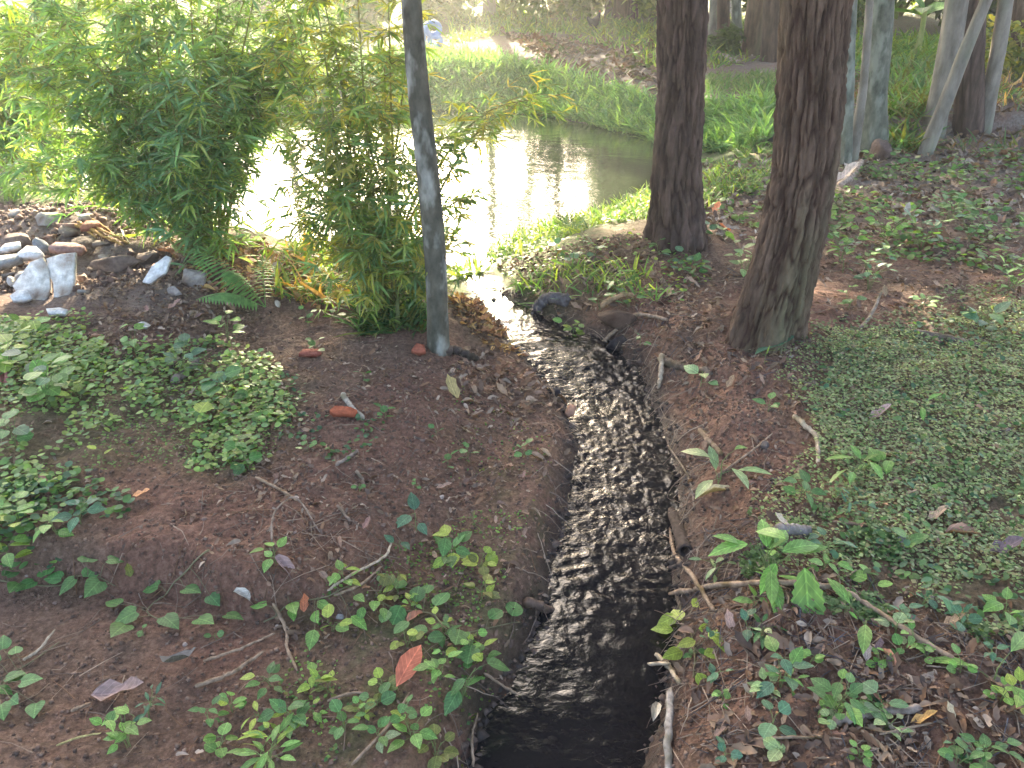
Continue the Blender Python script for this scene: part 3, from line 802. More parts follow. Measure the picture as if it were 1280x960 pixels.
# lower left: heart leaved creepers hanging over the eroded lip
vine([(0, 728), (60, 735), (110, 722), (145, 735)], [(12, 730), (28, 742), (45, 735), (62, 731), (80, 733), (97, 736), (112, 712), (112, 727), (128, 738), (137, 706), (14, 716)], 24, 'heart', 'mid',
     'creeper with a row of heart leaves along the eroded soil lip')
vine([(262, 690), (215, 735), (185, 765), (205, 780)], [(200, 742), (150, 762), (172, 772), (208, 782), (234, 748), (250, 784), (265, 755), (285, 780), (160, 792)], 27, 'heart', 'mid',
     'sparse trailing creeper with big heart leaves above the dark grey dead leaf')
vine([(0, 860), (15, 845), (40, 830), (75, 805)], [(8, 822), (25, 830), (4, 842), (12, 858), (32, 866), (2, 868), (48, 886), (18, 884), (34, 850), (5, 890)], 24, 'heart', 'mid',
     'heart leaved creeper below the lip beside a thin bent twig')
vine([(330, 780), (370, 755), (410, 748), (460, 735), (480, 760)], [(342, 690), (335, 763), (365, 770), (395, 778), (420, 738), (442, 727), (398, 760), (445, 752), (455, 768), (470, 760), (480, 772), (366, 764), (440, 780), (395, 800)], 24, 'ovate', 'light',
     'tangled creeper with pointed leaves on a heap of dry stems')
vine([(470, 748), (500, 765), (540, 770), (560, 790), (600, 790), (650, 780)], [(478, 735), (495, 745), (487, 775), (502, 768), (520, 760), (533, 752), (545, 765), (512, 790), (535, 795), (575, 800), (612, 785), (640, 780), (590, 815), (555, 805)], 24, 'round', 'mid',
     'green creeper reaching from the bare bank to the stream edge')
for a in [(385, 565, 22, 14, 4), (482, 523, 16, 13, 5), (395, 440, 18, 12, 5), (420, 402, 24, 12, 6), (385, 408, 20, 12, 5), (455, 475, 14, 10, 3), (560, 585, 16, 12, 4), (585, 575, 16, 12, 4), (655, 570, 18, 12, 5),
          (450, 615, 12, 9, 3), (520, 610, 12, 9, 3), (270, 800, 12, 12, 3), (180, 795, 12, 11, 3), (545, 545, 12, 9, 3)]:
    plant(*a, 'round', 'mid', '%s seedling with %s round leaves on the bare red brown left bank' % ('tiny' if a[2] < 15 else 'small', {3: 'three', 4: 'four', 5: 'five', 6: 'six'}[a[4]]), 'seedlings on the bare left bank')
plant(60, 510, 62, 26, 24, 'round', 'light', 'tallest light green broad leaved weed in the left ground cover', stems=4, name='leafy_weed', tone2='blue')
plant(15, 470, 50, 24, 14, 'round', 'light', 'light green weed beside the tall broad leaved one', stems=3, name='leafy_weed', tone2='yel')
plant(20, 560, 40, 22, 12, 'round', 'mid', 'mid green weed at the edge of the left ground cover', stems=3, name='leafy_weed', tone2='blue')
plant(250, 548, 30, 26, 2, 'round', 'yel', 'single glowing yellow green leaf on an upright stem', name='leafy_weed')
plant(130, 580, 24, 18, 2, 'round', 'yel', 'little yellow green two leaved weed in the left ground cover', name='leafy_weed')
plant(312, 588, 38, 20, 9, 'round', 'mid', 'round leaved weed at the right end of the left ground cover', stems=2, name='leafy_weed')
plant(230, 470, 40, 24, 12, 'ovate', 'blue', 'bluish green weed near the short dark stick', stems=3, name='leafy_weed')
plant(290, 505, 42, 24, 14, 'round', 'mid', 'dense mid green weed in the ground cover beside the bare bank', stems=4, name='leafy_weed', tone2='blue')
plant(170, 445, 34, 18, 8, 'ovate', 'light', 'small pointed leaved weed behind the left ground cover', stems=2, name='leafy_weed')
plant(285, 425, 34, 24, 7, 'ovate', 'light', 'light green weed just in front of the fern', stems=2, name='leafy_weed')
plant(100, 655, 28, 24, 9, 'ovate', 'blue', 'bluish leafed weed on the lip of the left bank', stems=2, name='leafy_weed')
plant(72, 668, 26, 22, 7, 'ovate', 'light', 'light green weed sprawling over the left lip', stems=2, name='leafy_weed')
plant(25, 655, 26, 22, 6, 'round', 'light', 'round leaved weed at the top of the left lip', stems=2, name='leafy_weed', tone2='yel')
plant(15, 700, 22, 26, 8, 'ovate', 'yel', 'yellowish weed drooping over the left lip', stems=2, name='leafy_weed', tone2='light')
plant(100, 500, 26, 16, 9, 'round', 'yel', 'yellowish round leaved weed amid the left ground cover', stems=2, name='leafy_weed', tone2='light')
plant(45, 425, 32, 18, 10, 'round', 'yel', 'yellow green weed below the white slab', stems=3, name='leafy_weed', tone2='light')
plant(520, 665, 34, 26, 4, 'ovate', 'blue', 'upright weed with long leaf beside the trailing clump', name='leafy_weed')
plant(565, 705, 34, 28, 16, 'ovate', 'mid', 'dense clump of pointed green leaves above the mossy bank', stems=4, name='leafy_weed', tone2='yel')
plant(600, 715, 24, 20, 10, 'round', 'olive', 'low olive leaved weed on the mossy bank', stems=3, name='leafy_weed', tone2='yel')
plant(345, 705, 24, 22, 4, 'ovate', 'light', 'bright four leaved sprout by the curled dry leaves', name='leafy_weed')
plant(500, 690, 20, 20, 2, 'ovate', 'blue', 'two leaved bluish sprout on the bare bank', name='leafy_weed')
plant(575, 880, 60, 40, 5, 'ovate', 'mid', 'tall weed with one long drooping leaf beside the red leaf', name='leafy_weed', stems=2, rise=-.3)
plant(550, 850, 34, 22, 9, 'ovate', 'light', 'leafy weed right beside the red leaf', name='leafy_weed', stems=2)
plant(365, 905, 34, 27, 13, 'ovate', 'mid', 'broad dark leaved weed by the bottom of the mossy bank', name='leafy_weed', stems=4)
plant(330, 905, 34, 26, 6, 'long', 'yel', 'bright yellow green long leaved weed', name='leafy_weed', stems=2)
plant(430, 915, 24, 20, 6, 'round', 'mid', 'small round leaved weed between dry twigs on the mossy bank', name='leafy_weed', stems=2)
plant(475, 925, 26, 22, 7, 'ovate', 'mid', 'little weed with pale dry leaf on the mossy bank', name='leafy_weed', stems=2, tone2='pale')
plant(515, 925, 22, 26, 6, 'ovate', 'light', 'light green weed low on the mossy bank', name='leafy_weed', stems=2)
plant(545, 955, 30, 24, 10, 'round', 'olive', 'olive weed at the foot of the mossy bank', name='leafy_weed', stems=3)
plant(262, 905, 28, 20, 6, 'ovate', 'mid', 'thin weed on the dark soil near the dark grey dead leaf', name='leafy_weed', stems=1)
plant(160, 935, 50, 24, 16, 'ovate', 'light', 'bushy weed beside the large tan dead leaf', name='leafy_weed', stems=4)
plant(185, 900, 40, 16, 12, 'long', 'blue', 'grey green slender weed across the large tan dead leaf', name='leafy_weed', stems=2)
plant(275, 945, 28, 20, 8, 'round', 'light', 'weed at the foot of the dark slope', name='leafy_weed', stems=2)
plant(595, 660, 20, 14, 5, 'lance', 'olive', 'wispy olive sprig on the bare bank near the stream', name='leafy_weed', stems=2)
# right bank
plant(898, 612, 44, 44, 6, 'long', 'pale', 'pale rosette with long arching leaves on the right bank', name='leafy_weed', tone2='light')
plant(876, 482, 22, 26, 3, 'ovate', 'pale', 'pale sprout with three leaves below the thickest brown tree', name='leafy_weed')
plant(955, 455, 16, 14, 4, 'lance', 'yel', 'wisp of yellow grass below the thickest brown tree', name='leafy_weed', rise=1.0)
vine([(975, 445), (982, 420), (985, 400)], [(978, 428), (970, 436)], 30, 'heart', 'blue', 'bluish arrow shaped leaf on a creeper at the foot of the thickest brown tree')
plant(960, 728, 60, 52, 14, 'tooth', 'light', 'bright leafy weed with toothed leaves above the long dry branch', name='leafy_weed', stems=4, rise=.1)
r_ = plant(1000, 735, 30, 84, 1, 'tooth', 'light', 'largest drooping toothed leaf hanging over the long dry branch', name='toothed_leaf_weed', rise=-.6)
for c_ in r_.children:
    if c_.name.startswith('leaf'):
        c_.matrix_basis = Matrix.Translation(Vector((-.01, -.02, .09))) @ Euler((R(-42), R(8), R(172))).to_matrix().to_4x4() @ Matrix.Diagonal((.21, .21, .21, 1))
vine([(850, 760), (862, 790), (868, 820), (866, 850)], [(864, 770), (850, 786), (872, 792), (840, 800), (868, 812), (884, 800), (852, 822), (870, 850), (845, 782), (878, 830), (893, 802)], 26, 'ovate', 'yel',
     'bright yellow green vine climbing the right bank beside the stream')
vine([(775, 950), (790, 940), (783, 925)], [(783, 948), (778, 958), (790, 935), (772, 932)], 22, 'round', 'yel', 'sprig of yellow green leaves on the stick in the stream')
plant(975, 860, 44, 30, 8, 'ovate', 'blue', 'bluish weed beside the grey cut stake', name='leafy_weed', stems=2, tone2='light')
plant(1045, 890, 46, 32, 12, 'ovate', 'mid', 'dark leafed weed growing against the thick short stick', name='leafy_weed', stems=3, tone2='light')
plant(1095, 893, 26, 26, 4, 'round', 'blue', 'round bluish leaves at the end of the thick short stick', name='leafy_weed')
plant(965, 912, 26, 26, 4, 'round', 'blue', 'low bluish weed below the grey cut stake', name='leafy_weed', stems=1)
plant(1080, 785, 14, 62, 2, 'long', 'light', 'broad green leaf lying beneath the long dry branch', name='leafy_weed', rise=0)
plant(1240, 855, 34, 58, 3, 'long', 'light', 'weed with broad long leaves at the end of the long dry branch', name='leafy_weed', rise=.1)
plant(1268, 885, 34, 30, 6, 'ovate', 'yel', 'yellow green weed beside the broad long leaved one', name='leafy_weed', stems=2)
plant(1232, 950, 28, 30, 10, 'ovate', 'mid', 'leafy rosette on the bare soil of the lower right bank', name='leafy_weed', stems=3)
plant(1124, 818, 14, 15, 4, 'round', 'mid', 'four leaved clover like sprout among dry leaves', name='leafy_weed')
plant(1062, 600, 34, 34, 9, 'long', 'light', 'light green weed at the edge of the right ground cover', name='leafy_weed', stems=2)
plant(1105, 592, 26, 26, 5, 'ovate', 'light', 'pointed leaved weed inside the right ground cover', name='leafy_weed', stems=2)
plant(1000, 625, 24, 24, 8, 'ovate', 'mid', 'weed by the bare red patch on the right bank', name='leafy_weed', stems=2)
plant(1250, 775, 26, 30, 7, 'ovate', 'light', 'broad leaved weed at the lower edge of the right ground cover', name='leafy_weed', stems=2)
plant(1200, 785, 20, 24, 6, 'round', 'blue', 'bluish round leaved weed at the lower edge of the right ground cover', name='leafy_weed', stems=2)
plant(1030, 690, 24, 26, 7, 'ovate', 'blue', 'bluish weed next to the short grey log', name='leafy_weed', stems=2)
plant(1060, 640, 22, 22, 7, 'pinna', 'blue', 'feathery weed above the short grey log', name='leafy_weed', stems=2)
plant(1150, 520, 16, 24, 4, 'long', 'light', 'flat rosette of light leaves in the right ground cover', name='leafy_weed')
plant(1225, 415, 28, 26, 8, 'ovate', 'blue', 'bluish weed by the woody roots behind the right ground cover', name='leafy_weed', stems=3, tone2='light')
plant(960, 515, 16, 18, 4, 'ovate', 'mid', 'small weed under the thickest brown tree', name='leafy_weed', stems=1)
plant(690, 425, 14, 12, 6, 'round', 'light', 'tuft of little leaves at the bend of the stream below the dark root', name='leafy_weed', stems=3)
plant(715, 422, 22, 13, 10, 'round', 'light', 'leafy sprout on the clod where the stream bends', name='leafy_weed', stems=3, tone2='yel')
plant(800, 432, 16, 15, 3, 'ovate', 'mid', 'tiny sprout on the bare bank by the exposed roots', name='leafy_weed')
plant(930, 345, 40, 16, 26, 'ovate', 'pale', 'pale leaved bush at the foot of the thickest brown tree', name='small_bush', stems=6, spread=1.3)
plant(905, 300, 20, 14, 6, 'round', 'mid', 'low weed between the two thick trees', name='leafy_weed', stems=2)
for q, (a, b_, lab) in enumerate([(1050, 315, 'leafy shrub beside the thickest brown tree'), (1105, 290, 'leafy shrub in the gap past the thickest brown tree'), (1150, 300, 'shrub with yellowish tips on the litter'),
                                  (1210, 290, 'shrub left of the woody debris under the slim trunk'), (1262, 355, 'light green low shrub above the right ground cover'), (1085, 350, 'thin shrub on the leaf litter'), (1185, 265, 'light shrub below the leaning pale pole')]):
    plant(a, b_ + 12, 44, 14, 36, 'ovate', ['mid', 'light', 'blue'][q % 3], 'low ' + lab, stems=6, spread=1.5, name='small_bush', tone2='light')
for q in range(34):
    a, b_ = [(880 + RNG.uniform(0, 400), 205 + RNG.uniform(0, 190)), (690 + RNG.uniform(0, 220), 300 + RNG.uniform(0, 90)), (880 + RNG.uniform(0, 380), 780 + RNG.uniform(0, 180))][q % 3]
    if 900 < a < 1010 and b_ < 425: continue
    plant(a, b_, RNG.uniform(14, 26), RNG.uniform(11, 17), int(RNG.integers(4, 9)), ['round', 'ovate'][q % 2], ['mid', 'light', 'blue'][(q // 2) % 3], 'small %s weed with %s leaves on the %s' % (['mid green', 'light green', 'bluish green'][(q // 2) % 3], ['round', 'pointed'][q % 2], ['litter under the slender trunks', 'bank between pond and stream', 'bare lower right bank'][q % 3]), 'weeds in the leaf litter', stems=2)

for q in range(34):
    a, b_ = (860 + RNG.uniform(0, 420), 660 + RNG.uniform(0, 300))
    if poly_sd(np.array([at(a, b_)[:2]]), STREAM_POLY)[0] < .05: continue
    plant(a, b_, RNG.uniform(12, 30), RNG.uniform(12, 24), int(RNG.integers(3, 8)), ['ovate', 'round', 'long'][q % 3], ['mid', 'light', 'blue', 'pale'][q % 4],
          '%s weed with %s leaves %s' % (['mid green', 'light green', 'bluish green', 'pale'][q % 4], ['pointed', 'round', 'long narrow'][q % 3], 'above the long dry branch' if b_ < 770 else 'below the long dry branch'), 'weeds around the long dry branch', stems=2, name='leafy_weed')
for q in range(22):
    a, b_ = [(400 + RNG.uniform(0, 220), 720 + RNG.uniform(0, 110)), (280 + RNG.uniform(0, 260), 850 + RNG.uniform(0, 100))][q % 2]
    if poly_sd(np.array([at(a, b_)[:2]]), STREAM_POLY)[0] < .06: continue
    plant(a, b_, RNG.uniform(14, 34), RNG.uniform(14, 23), int(RNG.integers(4, 10)), ['ovate', 'round'][(q // 2) % 2], ['light', 'mid', 'olive'][q % 3],
          '%s weed with %s leaves %s' % (['light green', 'mid green', 'olive'][q % 3], ['pointed', 'round'][(q // 2) % 2], ['among the creepers of the mossy bank', 'low on the slope below the creepers'][q % 2]), 'weeds of the mossy bank', stems=2, name='leafy_weed', tone2='yel')

# ferns
def fern(px, py, fronds, label, tone='mid'):
    tone = TONES[tone] if isinstance(tone, str) else tone; b = at(px, py); s = scale_at(b); root = empty('fern', b, label, 'fern')
    for tx, ty, up, wid in fronds:
        e = at(tx, ty) - b; e[2] += up * s
        path = smooth_path([(0, 0, 0), e * .5 + (0, 0, .05), e], 22)
        mb = MB(); mb.add(*tube(path, [.0022, .0008], 5), tone)
        d = np.linalg.norm(e)
        for k in range(3, 22):
            f = k / 21; T = path[min(k + 1, 21)] - path[k - 1]; yaw0 = math.atan2(-T[0], T[1])
            for sd in (-1, 1):
                scatter(mb, 'pinna', [path[k]], [yaw0 + sd * 1.15], [-.1], [0], [wid * s * math.sin(math.pi * (f * .88 + .1)) ** .8], np.array(tone) * RNG.uniform(.85, 1.15))
        mb.build('frond', M_FOL, root)
    return root
fern(332, 384, [(246, 352, 46, 30), (250, 396, 22, 24), (335, 360, 44, 18), (285, 375, 40, 24)], 'fern with arching fronds in front of the cool green bamboo', (.16, .32, .11))
fern(420, 372, [(375, 365, 6, 14), (440, 352, 10, 14), (400, 345, 16, 14)], 'fern in the shade under the yellowish bamboo', 'light')
plant(335, 955, 40, 34, 22, 'long', 'light', 'bright feathery weed at the bottom of the mossy bank', name='leafy_weed', stems=5, spread=1.2, tone2='yel')

# ------------------------------------------------------------------ ground cover, grass and litter (uncountable)
def sample(pix, n, seed, patch=0.0, pf=3.0):
    g = np.random.default_rng(seed); poly = world_poly(pix); A = np.array(poly)
    lo, hi = A.min(0), A.max(0); out = []
    got = 0
    while got < n:
        P = g.uniform(lo, hi, (n * 3, 2)); sdv = poly_sd(P, poly)
        ok = sdv < .10 * fbm(P[:, 0], P[:, 1], 4.0, 2, seed)
        if patch: ok &= vnoise(P[:, 0] * pf, P[:, 1] * pf, seed + 3) * .6 + vnoise(P[:, 0] * pf * 3, P[:, 1] * pf * 3, seed + 5) * .4 > patch * g.uniform(.8, 1.2, len(P))
        P = P[ok]; out.append(P); got += len(P)
        if len(P) == 0: break
    P = np.concatenate(out)[:n]
    P = P[poly_sd(P, STREAM_POLY) > .015]
    return np.column_stack([P, H(P[:, 0], P[:, 1])])

def tones_for(n, names, g, var=.3):
    T = np.array([TONES[k] if isinstance(k, str) else k for k in names])
    return T[g.integers(0, len(T), n)] * g.uniform(1 - var, 1 + var, (n, 1))

def mat_cover(name, parts, seed):
    g = np.random.default_rng(seed); mb = MB()
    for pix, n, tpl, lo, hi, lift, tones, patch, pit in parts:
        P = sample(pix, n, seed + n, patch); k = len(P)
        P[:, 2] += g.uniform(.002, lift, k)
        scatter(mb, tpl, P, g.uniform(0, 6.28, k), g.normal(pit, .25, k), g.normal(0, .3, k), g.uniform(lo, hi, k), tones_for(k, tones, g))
    return tag(mb.build(name, M_FOL, None, False), kind='stuff')

o = mat_cover('ground_cover', [
    (COVER_L, 4400, 'round', .012, .030, .05, [(.16, .30, .09), (.20, .33, .09), (.18, .29, .09), (.15, .27, .12), (.26, .34, .10)], .40, .1),
    (COVER_L, 5200, 'tiny', .007, .016, .02, [(.11, .20, .06), (.15, .24, .08), (.12, .17, .06)], .30, .1),
    ([(-60, 600), (120, 600), (160, 640), (60, 700), (-60, 730)], 420, 'round', .018, .034, .04, ['mid', 'light', 'blue'], .42, .1),
    ([(250, 420), (380, 470), (480, 540), (420, 580), (330, 540)], 220, 'round', .014, .026, .02, ['mid', 'blue'], .42, .1),
    ([(-60, 385), (120, 395), (150, 470), (-60, 480)], 600, 'round', .014, .028, .04, ['yel', 'light', 'light'], .40, .1)], 500)
tag(o, 'round leaved creeping ground cover spread over the left bank', 'ground cover')
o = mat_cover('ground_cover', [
    (COVER_R, 25000, 'tiny', .006, .019, .03, [(.25, .34, .15), (.30, .38, .19), (.19, .28, .12), (.34, .37, .22), (.26, .24, .13)], .33, .15),
    (COVER_R, 1900, 'ovate', .014, .034, .045, ['mid', 'blue', (.12, .2, .08)], .40, .1),
    ([(975, 440), (1060, 420), (1060, 520), (1075, 600), (1040, 660), (1080, 740), (1000, 740), (950, 660), (985, 560)], 2600, 'tiny', .006, .018, .025, [(.25, .34, .15), (.19, .28, .12), (.26, .24, .13)], .50, .15),
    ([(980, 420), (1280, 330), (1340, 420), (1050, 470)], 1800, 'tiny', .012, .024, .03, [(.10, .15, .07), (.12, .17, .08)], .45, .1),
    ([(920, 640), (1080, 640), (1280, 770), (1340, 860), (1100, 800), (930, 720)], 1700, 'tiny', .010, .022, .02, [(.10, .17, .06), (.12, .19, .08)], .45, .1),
    ([(880, 200), (1300, 190), (1300, 350), (1060, 320), (880, 270)], 2600, 'round', .02, .05, .05, ['mid', 'light', (.12, .18, .07)], .50, .2)], 600)
tag(o, 'fine small leaved ground cover like a mat over the right bank', 'ground cover')
o = mat_cover('ground_cover', [
    ([(390, 720), (640, 640), (660, 700), (600, 860), (560, 960), (400, 960), (340, 860)], 900, 'tiny', .006, .016, .015, ['mid', 'olive', 'light'], .45, .1),
    ([(560, 460), (700, 560), (690, 660), (560, 600)], 160, 'tiny', .007, .016, .015, ['mid', 'olive'], .45, .1),
    ([(600, 320), (820, 270), (900, 330), (860, 380), (660, 400)], 900, 'round', .012, .03, .04, ['mid', 'light', 'yel'], .48, .2)], 650)
tag(o, 'sparse tiny weeds growing on the mossy soil beside the stream', 'ground cover')

def grass(name, parts, seed, label):
    g = np.random.default_rng(seed); mb = MB()
    for pix, n, lo, hi, tones, patch in parts:
        P = sample(pix, n, seed + n, patch, 1.2); k = len(P); sz = g.uniform(lo, hi, k)
        scatter(mb, 'blade', P - (0, 0, .01), g.uniform(0, 6.28, k), g.normal(.95, .3, k), g.normal(0, .6, k), np.stack([sz * g.uniform(1.2, 2.4, k), sz, sz], -1), tones_for(k, tones, g))
    return tag(mb.build(name, M_FOL, None, False), label, 'grass', kind='stuff')
BANKG = [(.14, .28, .11), (.18, .34, .13), (.12, .25, .11), (.22, .36, .12)]
grass('grass', [([(440, 142), (560, 141), (660, 143), (730, 157), (800, 172), (880, 192), (960, 185), (960, 130), (830, 128), (760, 112), (690, 92), (600, 74), (500, 70), (440, 80)], 15000, .12, .30, BANKG, .12)], 700,
      'tall green grass on the far bank of the pond')
grass('grass', [([(590, 335), (640, 300), (700, 278), (770, 258), (830, 243), (900, 205), (960, 205), (950, 245), (880, 262), (800, 275), (700, 300), (640, 325)], 5200, .05, .13, ['light', 'yel', 'mid', (.16, .24, .06)], .22)], 710,
      'short bright grass along the near pond shore')
grass('grass', [([(-300, 100), (-100, 20), (440, 14), (440, 125), (330, 135), (270, 160), (250, 268), (160, 268), (60, 256), (-300, 262)], 15000, .10, .34, ['light', 'yel', (.2, .3, .08), 'mid'], .10)], 720,
      'bright sunlit grass field behind the bamboo')
grass('grass', [([(560, 18), (830, 14), (980, 30), (980, 75), (900, 85), (830, 95), (760, 62), (640, 40), (560, 60)], 6000, .08, .26, ['light', 'yel', 'olive', 'mid'], .44),
                ([(880, 95), (980, 90), (975, 130), (960, 195), (880, 190)], 3000, .06, .16, ['mid', (.13, .2, .08)], .30)], 730, 'patchy grass along the dirt path')
grass('grass', [([(1060, 60), (1190, 55), (1190, 90), (1060, 92)], 2500, .12, .4, ['yel', 'light'], .2), ([(1095, 90), (1170, 95), (1150, 190), (1100, 195)], 2200, .10, .35, ['mid', 'light', 'olive'], .2),
                ([(1200, 30), (1320, 20), (1320, 130), (1200, 150)], 3000, .08, .26, ['olive', 'light', 'straw', 'brown'], .30), ([(1060, 90), (1280, 100), (1300, 190), (1060, 190)], 1800, .05, .16, ['olive', 'mid', 'brown'], .45)], 740, 'yellow green grass between the slender trunks')
grass('grass', [([(330, 330), (440, 320), (470, 360), (440, 385), (350, 372)], 900, .06, .2, ['yel', 'straw', 'light'], .3), ([(560, 320), (600, 340), (610, 380), (570, 350)], 600, .06, .16, ['yel', 'light'], .1),
                ([(430, 385), (540, 385), (545, 425), (440, 420)], 500, .06, .2, ['mid', 'dark', 'olive'], .2), ([(640, 355), (740, 330), (830, 330), (820, 380), (650, 395)], 420, .05, .14, ['mid', 'light', 'yel'], .4)], 750,
      'tufts of grass between the bamboo and the stream outlet')

# leaf litter, twigs and soil crumbs
def litter(name, parts, seed, label):
    g = np.random.default_rng(seed); mb = MB()
    for pix, n, lo, hi, tones, patch in parts:
        P = sample(pix, n, seed + n, patch); k = len(P); P[:, 2] += g.uniform(.002, .010, k)
        for tp, sel in (('dead', g.random(k) < .6),):
            for t2, s2 in ((tp, sel), ('curl', ~sel)):
                m = s2.sum()
                scatter(mb, t2, P[s2], g.uniform(0, 6.28, m), g.normal(.05, .22, m), g.normal(0, .4, m), g.uniform(lo, hi, m) * np.where(g.random(m) < .15, 1.5, 1.0), tones_for(m, tones, g, .4))
    return tag(mb.build(name, M_DEAD, None, False), label, 'leaf litter', kind='stuff')
DRY = ['brown', (.22, .145, .09), (.17, .105, .07), (.10, .065, .048), (.27, .20, .145)]
ALL_R = [(830, 400), (900, 250), (1340, 210), (1340, 420), (1050, 440), (1000, 620), (1020, 700), (1340, 800), (1340, 1010), (840, 1010), (860, 780), (900, 640)]
litter('leaf_litter', [(ALL_R, 4200, .012, .038, DRY, .36), ([(860, 780), (1340, 820), (1340, 1010), (850, 1010)], 500, .014, .05, DRY, .35), (COVER_R, 1800, .008, .026, DRY, .36), ([(620, 330), (830, 290), (900, 330), (880, 470), (800, 440), (760, 400), (660, 400)], 700, .02, .05, DRY, .35),
                       ([(1060, 60), (1340, 60), (1340, 210), (1060, 210)], 1500, .05, .12, DRY, .3), ([(620, 40), (830, 60), (830, 125), (700, 95)], 1500, .05, .14, DRY + ['olive'], .3), ([(880, 205), (1340, 190), (1340, 330), (880, 300)], 1400, .03, .08, DRY + [(.30, .26, .22)], .40),
                       ([(840, 200), (880, 205), (960, 260), (900, 300), (870, 290)], 300, .03, .07, DRY, .3)], 800, 'dry brown leaf litter on the right bank')
litter('leaf_litter', [([(120, 440), (240, 350), (420, 400), (560, 440), (700, 500), (715, 600), (660, 780), (560, 960), (200, 960), (330, 800), (160, 690), (330, 590)], 2600, .008, .028, DRY, .40), (COVER_L, 700, .010, .030, DRY, .35),
                       ([(90, 340), (260, 350), (330, 420), (240, 460), (110, 440)], 700, .015, .035, DRY, .30), ([(555, 420), (690, 480), (700, 520), (600, 520)], 260, .02, .05, DRY, .3),
                       ([(560, 375), (600, 380), (660, 450), (600, 440)], 500, .02, .05, ['straw', (.3, .15, .07), 'brown'], .2), ([(200, 300), (330, 300), (430, 350), (420, 390), (250, 360)], 700, .02, .06, ['brown', (.24, .11, .06), 'straw'], .2)], 820,
       'dry leaf scraps on the left bank')

def twigs(pix_n, seed, label, tones):
    g = np.random.default_rng(seed); mb = MB()
    for pix, n, lo, hi in pix_n:
        P = sample(pix, n, seed + n, .35)
        for p in P:
            L_ = g.uniform(lo, hi); a = g.uniform(0, 6.28); d = np.array([math.cos(a), math.sin(a), 0]) * L_ / 2
            q = np.array([p - d, p + (g.normal(0, .07 * L_), g.normal(0, .07 * L_), 0), p + d]); q[:, 2] = H(q[:, 0], q[:, 1]) + .003 + g.uniform(0, .012, 3)
            V, F = tube(q, [g.uniform(.0009, .0024), .0007], 3, False)
            mb.add(V, F, np.array((lambda q_: TONES[q_] if isinstance(q_, str) else q_)(tones[g.integers(0, len(tones))])) * g.uniform(.6, 1.3))
    return tag(mb.build('twig_litter', M_DEAD), label, 'twig litter', kind='stuff')
twigs([(ALL_R, 1100, .04, .18), ([(850, 640), (1000, 700), (1340, 840), (1340, 1010), (845, 1010)], 420, .05, .22), ([(640, 330), (840, 290), (900, 420), (860, 640), (800, 450), (760, 410)], 260, .04, .16)], 840, 'fine dry twigs and rootlets over the right bank', ['brown', (.20, .15, .11), 'grey', (.26, .19, .14)])
twigs([([(120, 440), (420, 400), (700, 500), (715, 600), (660, 780), (560, 960), (0, 960), (0, 720), (160, 690)], 420, .03, .14), ([(300, 640), (480, 640), (480, 800), (330, 800)], 90, .05, .18),
       ([(90, 285), (250, 310), (420, 370), (330, 360), (150, 320)], 200, .06, .2)], 850, 'fine dry twigs and rootlets over the left bank', ['brown', (.17, .12, .09), (.24, .17, .12)])

g = np.random.default_rng(860); mb = MB()
OCT = np.array([(1, 0, 0), (-1, 0, 0), (0, 1, 0), (0, -1, 0), (0, 0, 1), (0, 0, -1)], float)
OF = np.array([(0, 2, 4), (2, 1, 4), (1, 3, 4), (3, 0, 4), (2, 0, 5), (1, 2, 5), (3, 1, 5), (0, 3, 5)])
for pix, n, lo, hi in [([(0, 600), (330, 540), (560, 440), (690, 500), (715, 600), (660, 800), (560, 1000), (-60, 1000)], 9500, .0015, .009), ([(840, 420), (1010, 440), (1010, 700), (1340, 840), (1340, 1010), (840, 1010), (850, 700)], 7500, .0015, .010),
                       ([(620, 330), (830, 290), (900, 400), (820, 480), (700, 410)], 1500, .004, .012), ([(90, 330), (330, 350), (420, 420), (240, 460), (90, 440)], 1200, .003, .010), ([(-80, 255), (140, 255), (230, 300), (230, 345), (90, 370), (-80, 360)], 2600, .005, .030)]:
    P = sample(pix, n, 861 + n, .25); k = len(P)
    sz = lo + (hi - lo) * g.random(k) ** 3
    V = OCT[None] * g.uniform(.6, 1.3, (k, 6, 3)) * sz[:, None, None]
    M = rotm(g.uniform(0, 6.28, k), g.uniform(-1, 1, k), g.uniform(-1, 1, k))
    W_ = np.einsum('nij,nvj->nvi', M, V) + P[:, None, :] + (sz * .3)[:, None, None] * np.array([0, 0, 1.0])
    T_ = np.repeat(tones_for(k, [(.12, .072, .050), (.16, .096, .066), (.09, .057, .041), (.20, .13, .092)], g)[:, None], 6, 1)
    mb.add(W_.reshape(-1, 3), [(OF[None] + (np.arange(k) * 6)[:, None, None]).reshape(-1, 3)], T_.reshape(-1, 3))
tag(mb.build('soil_crumbs', M_DEAD, None, False), 'loose red brown soil crumbs on both banks', 'soil crumbs', kind='stuff')

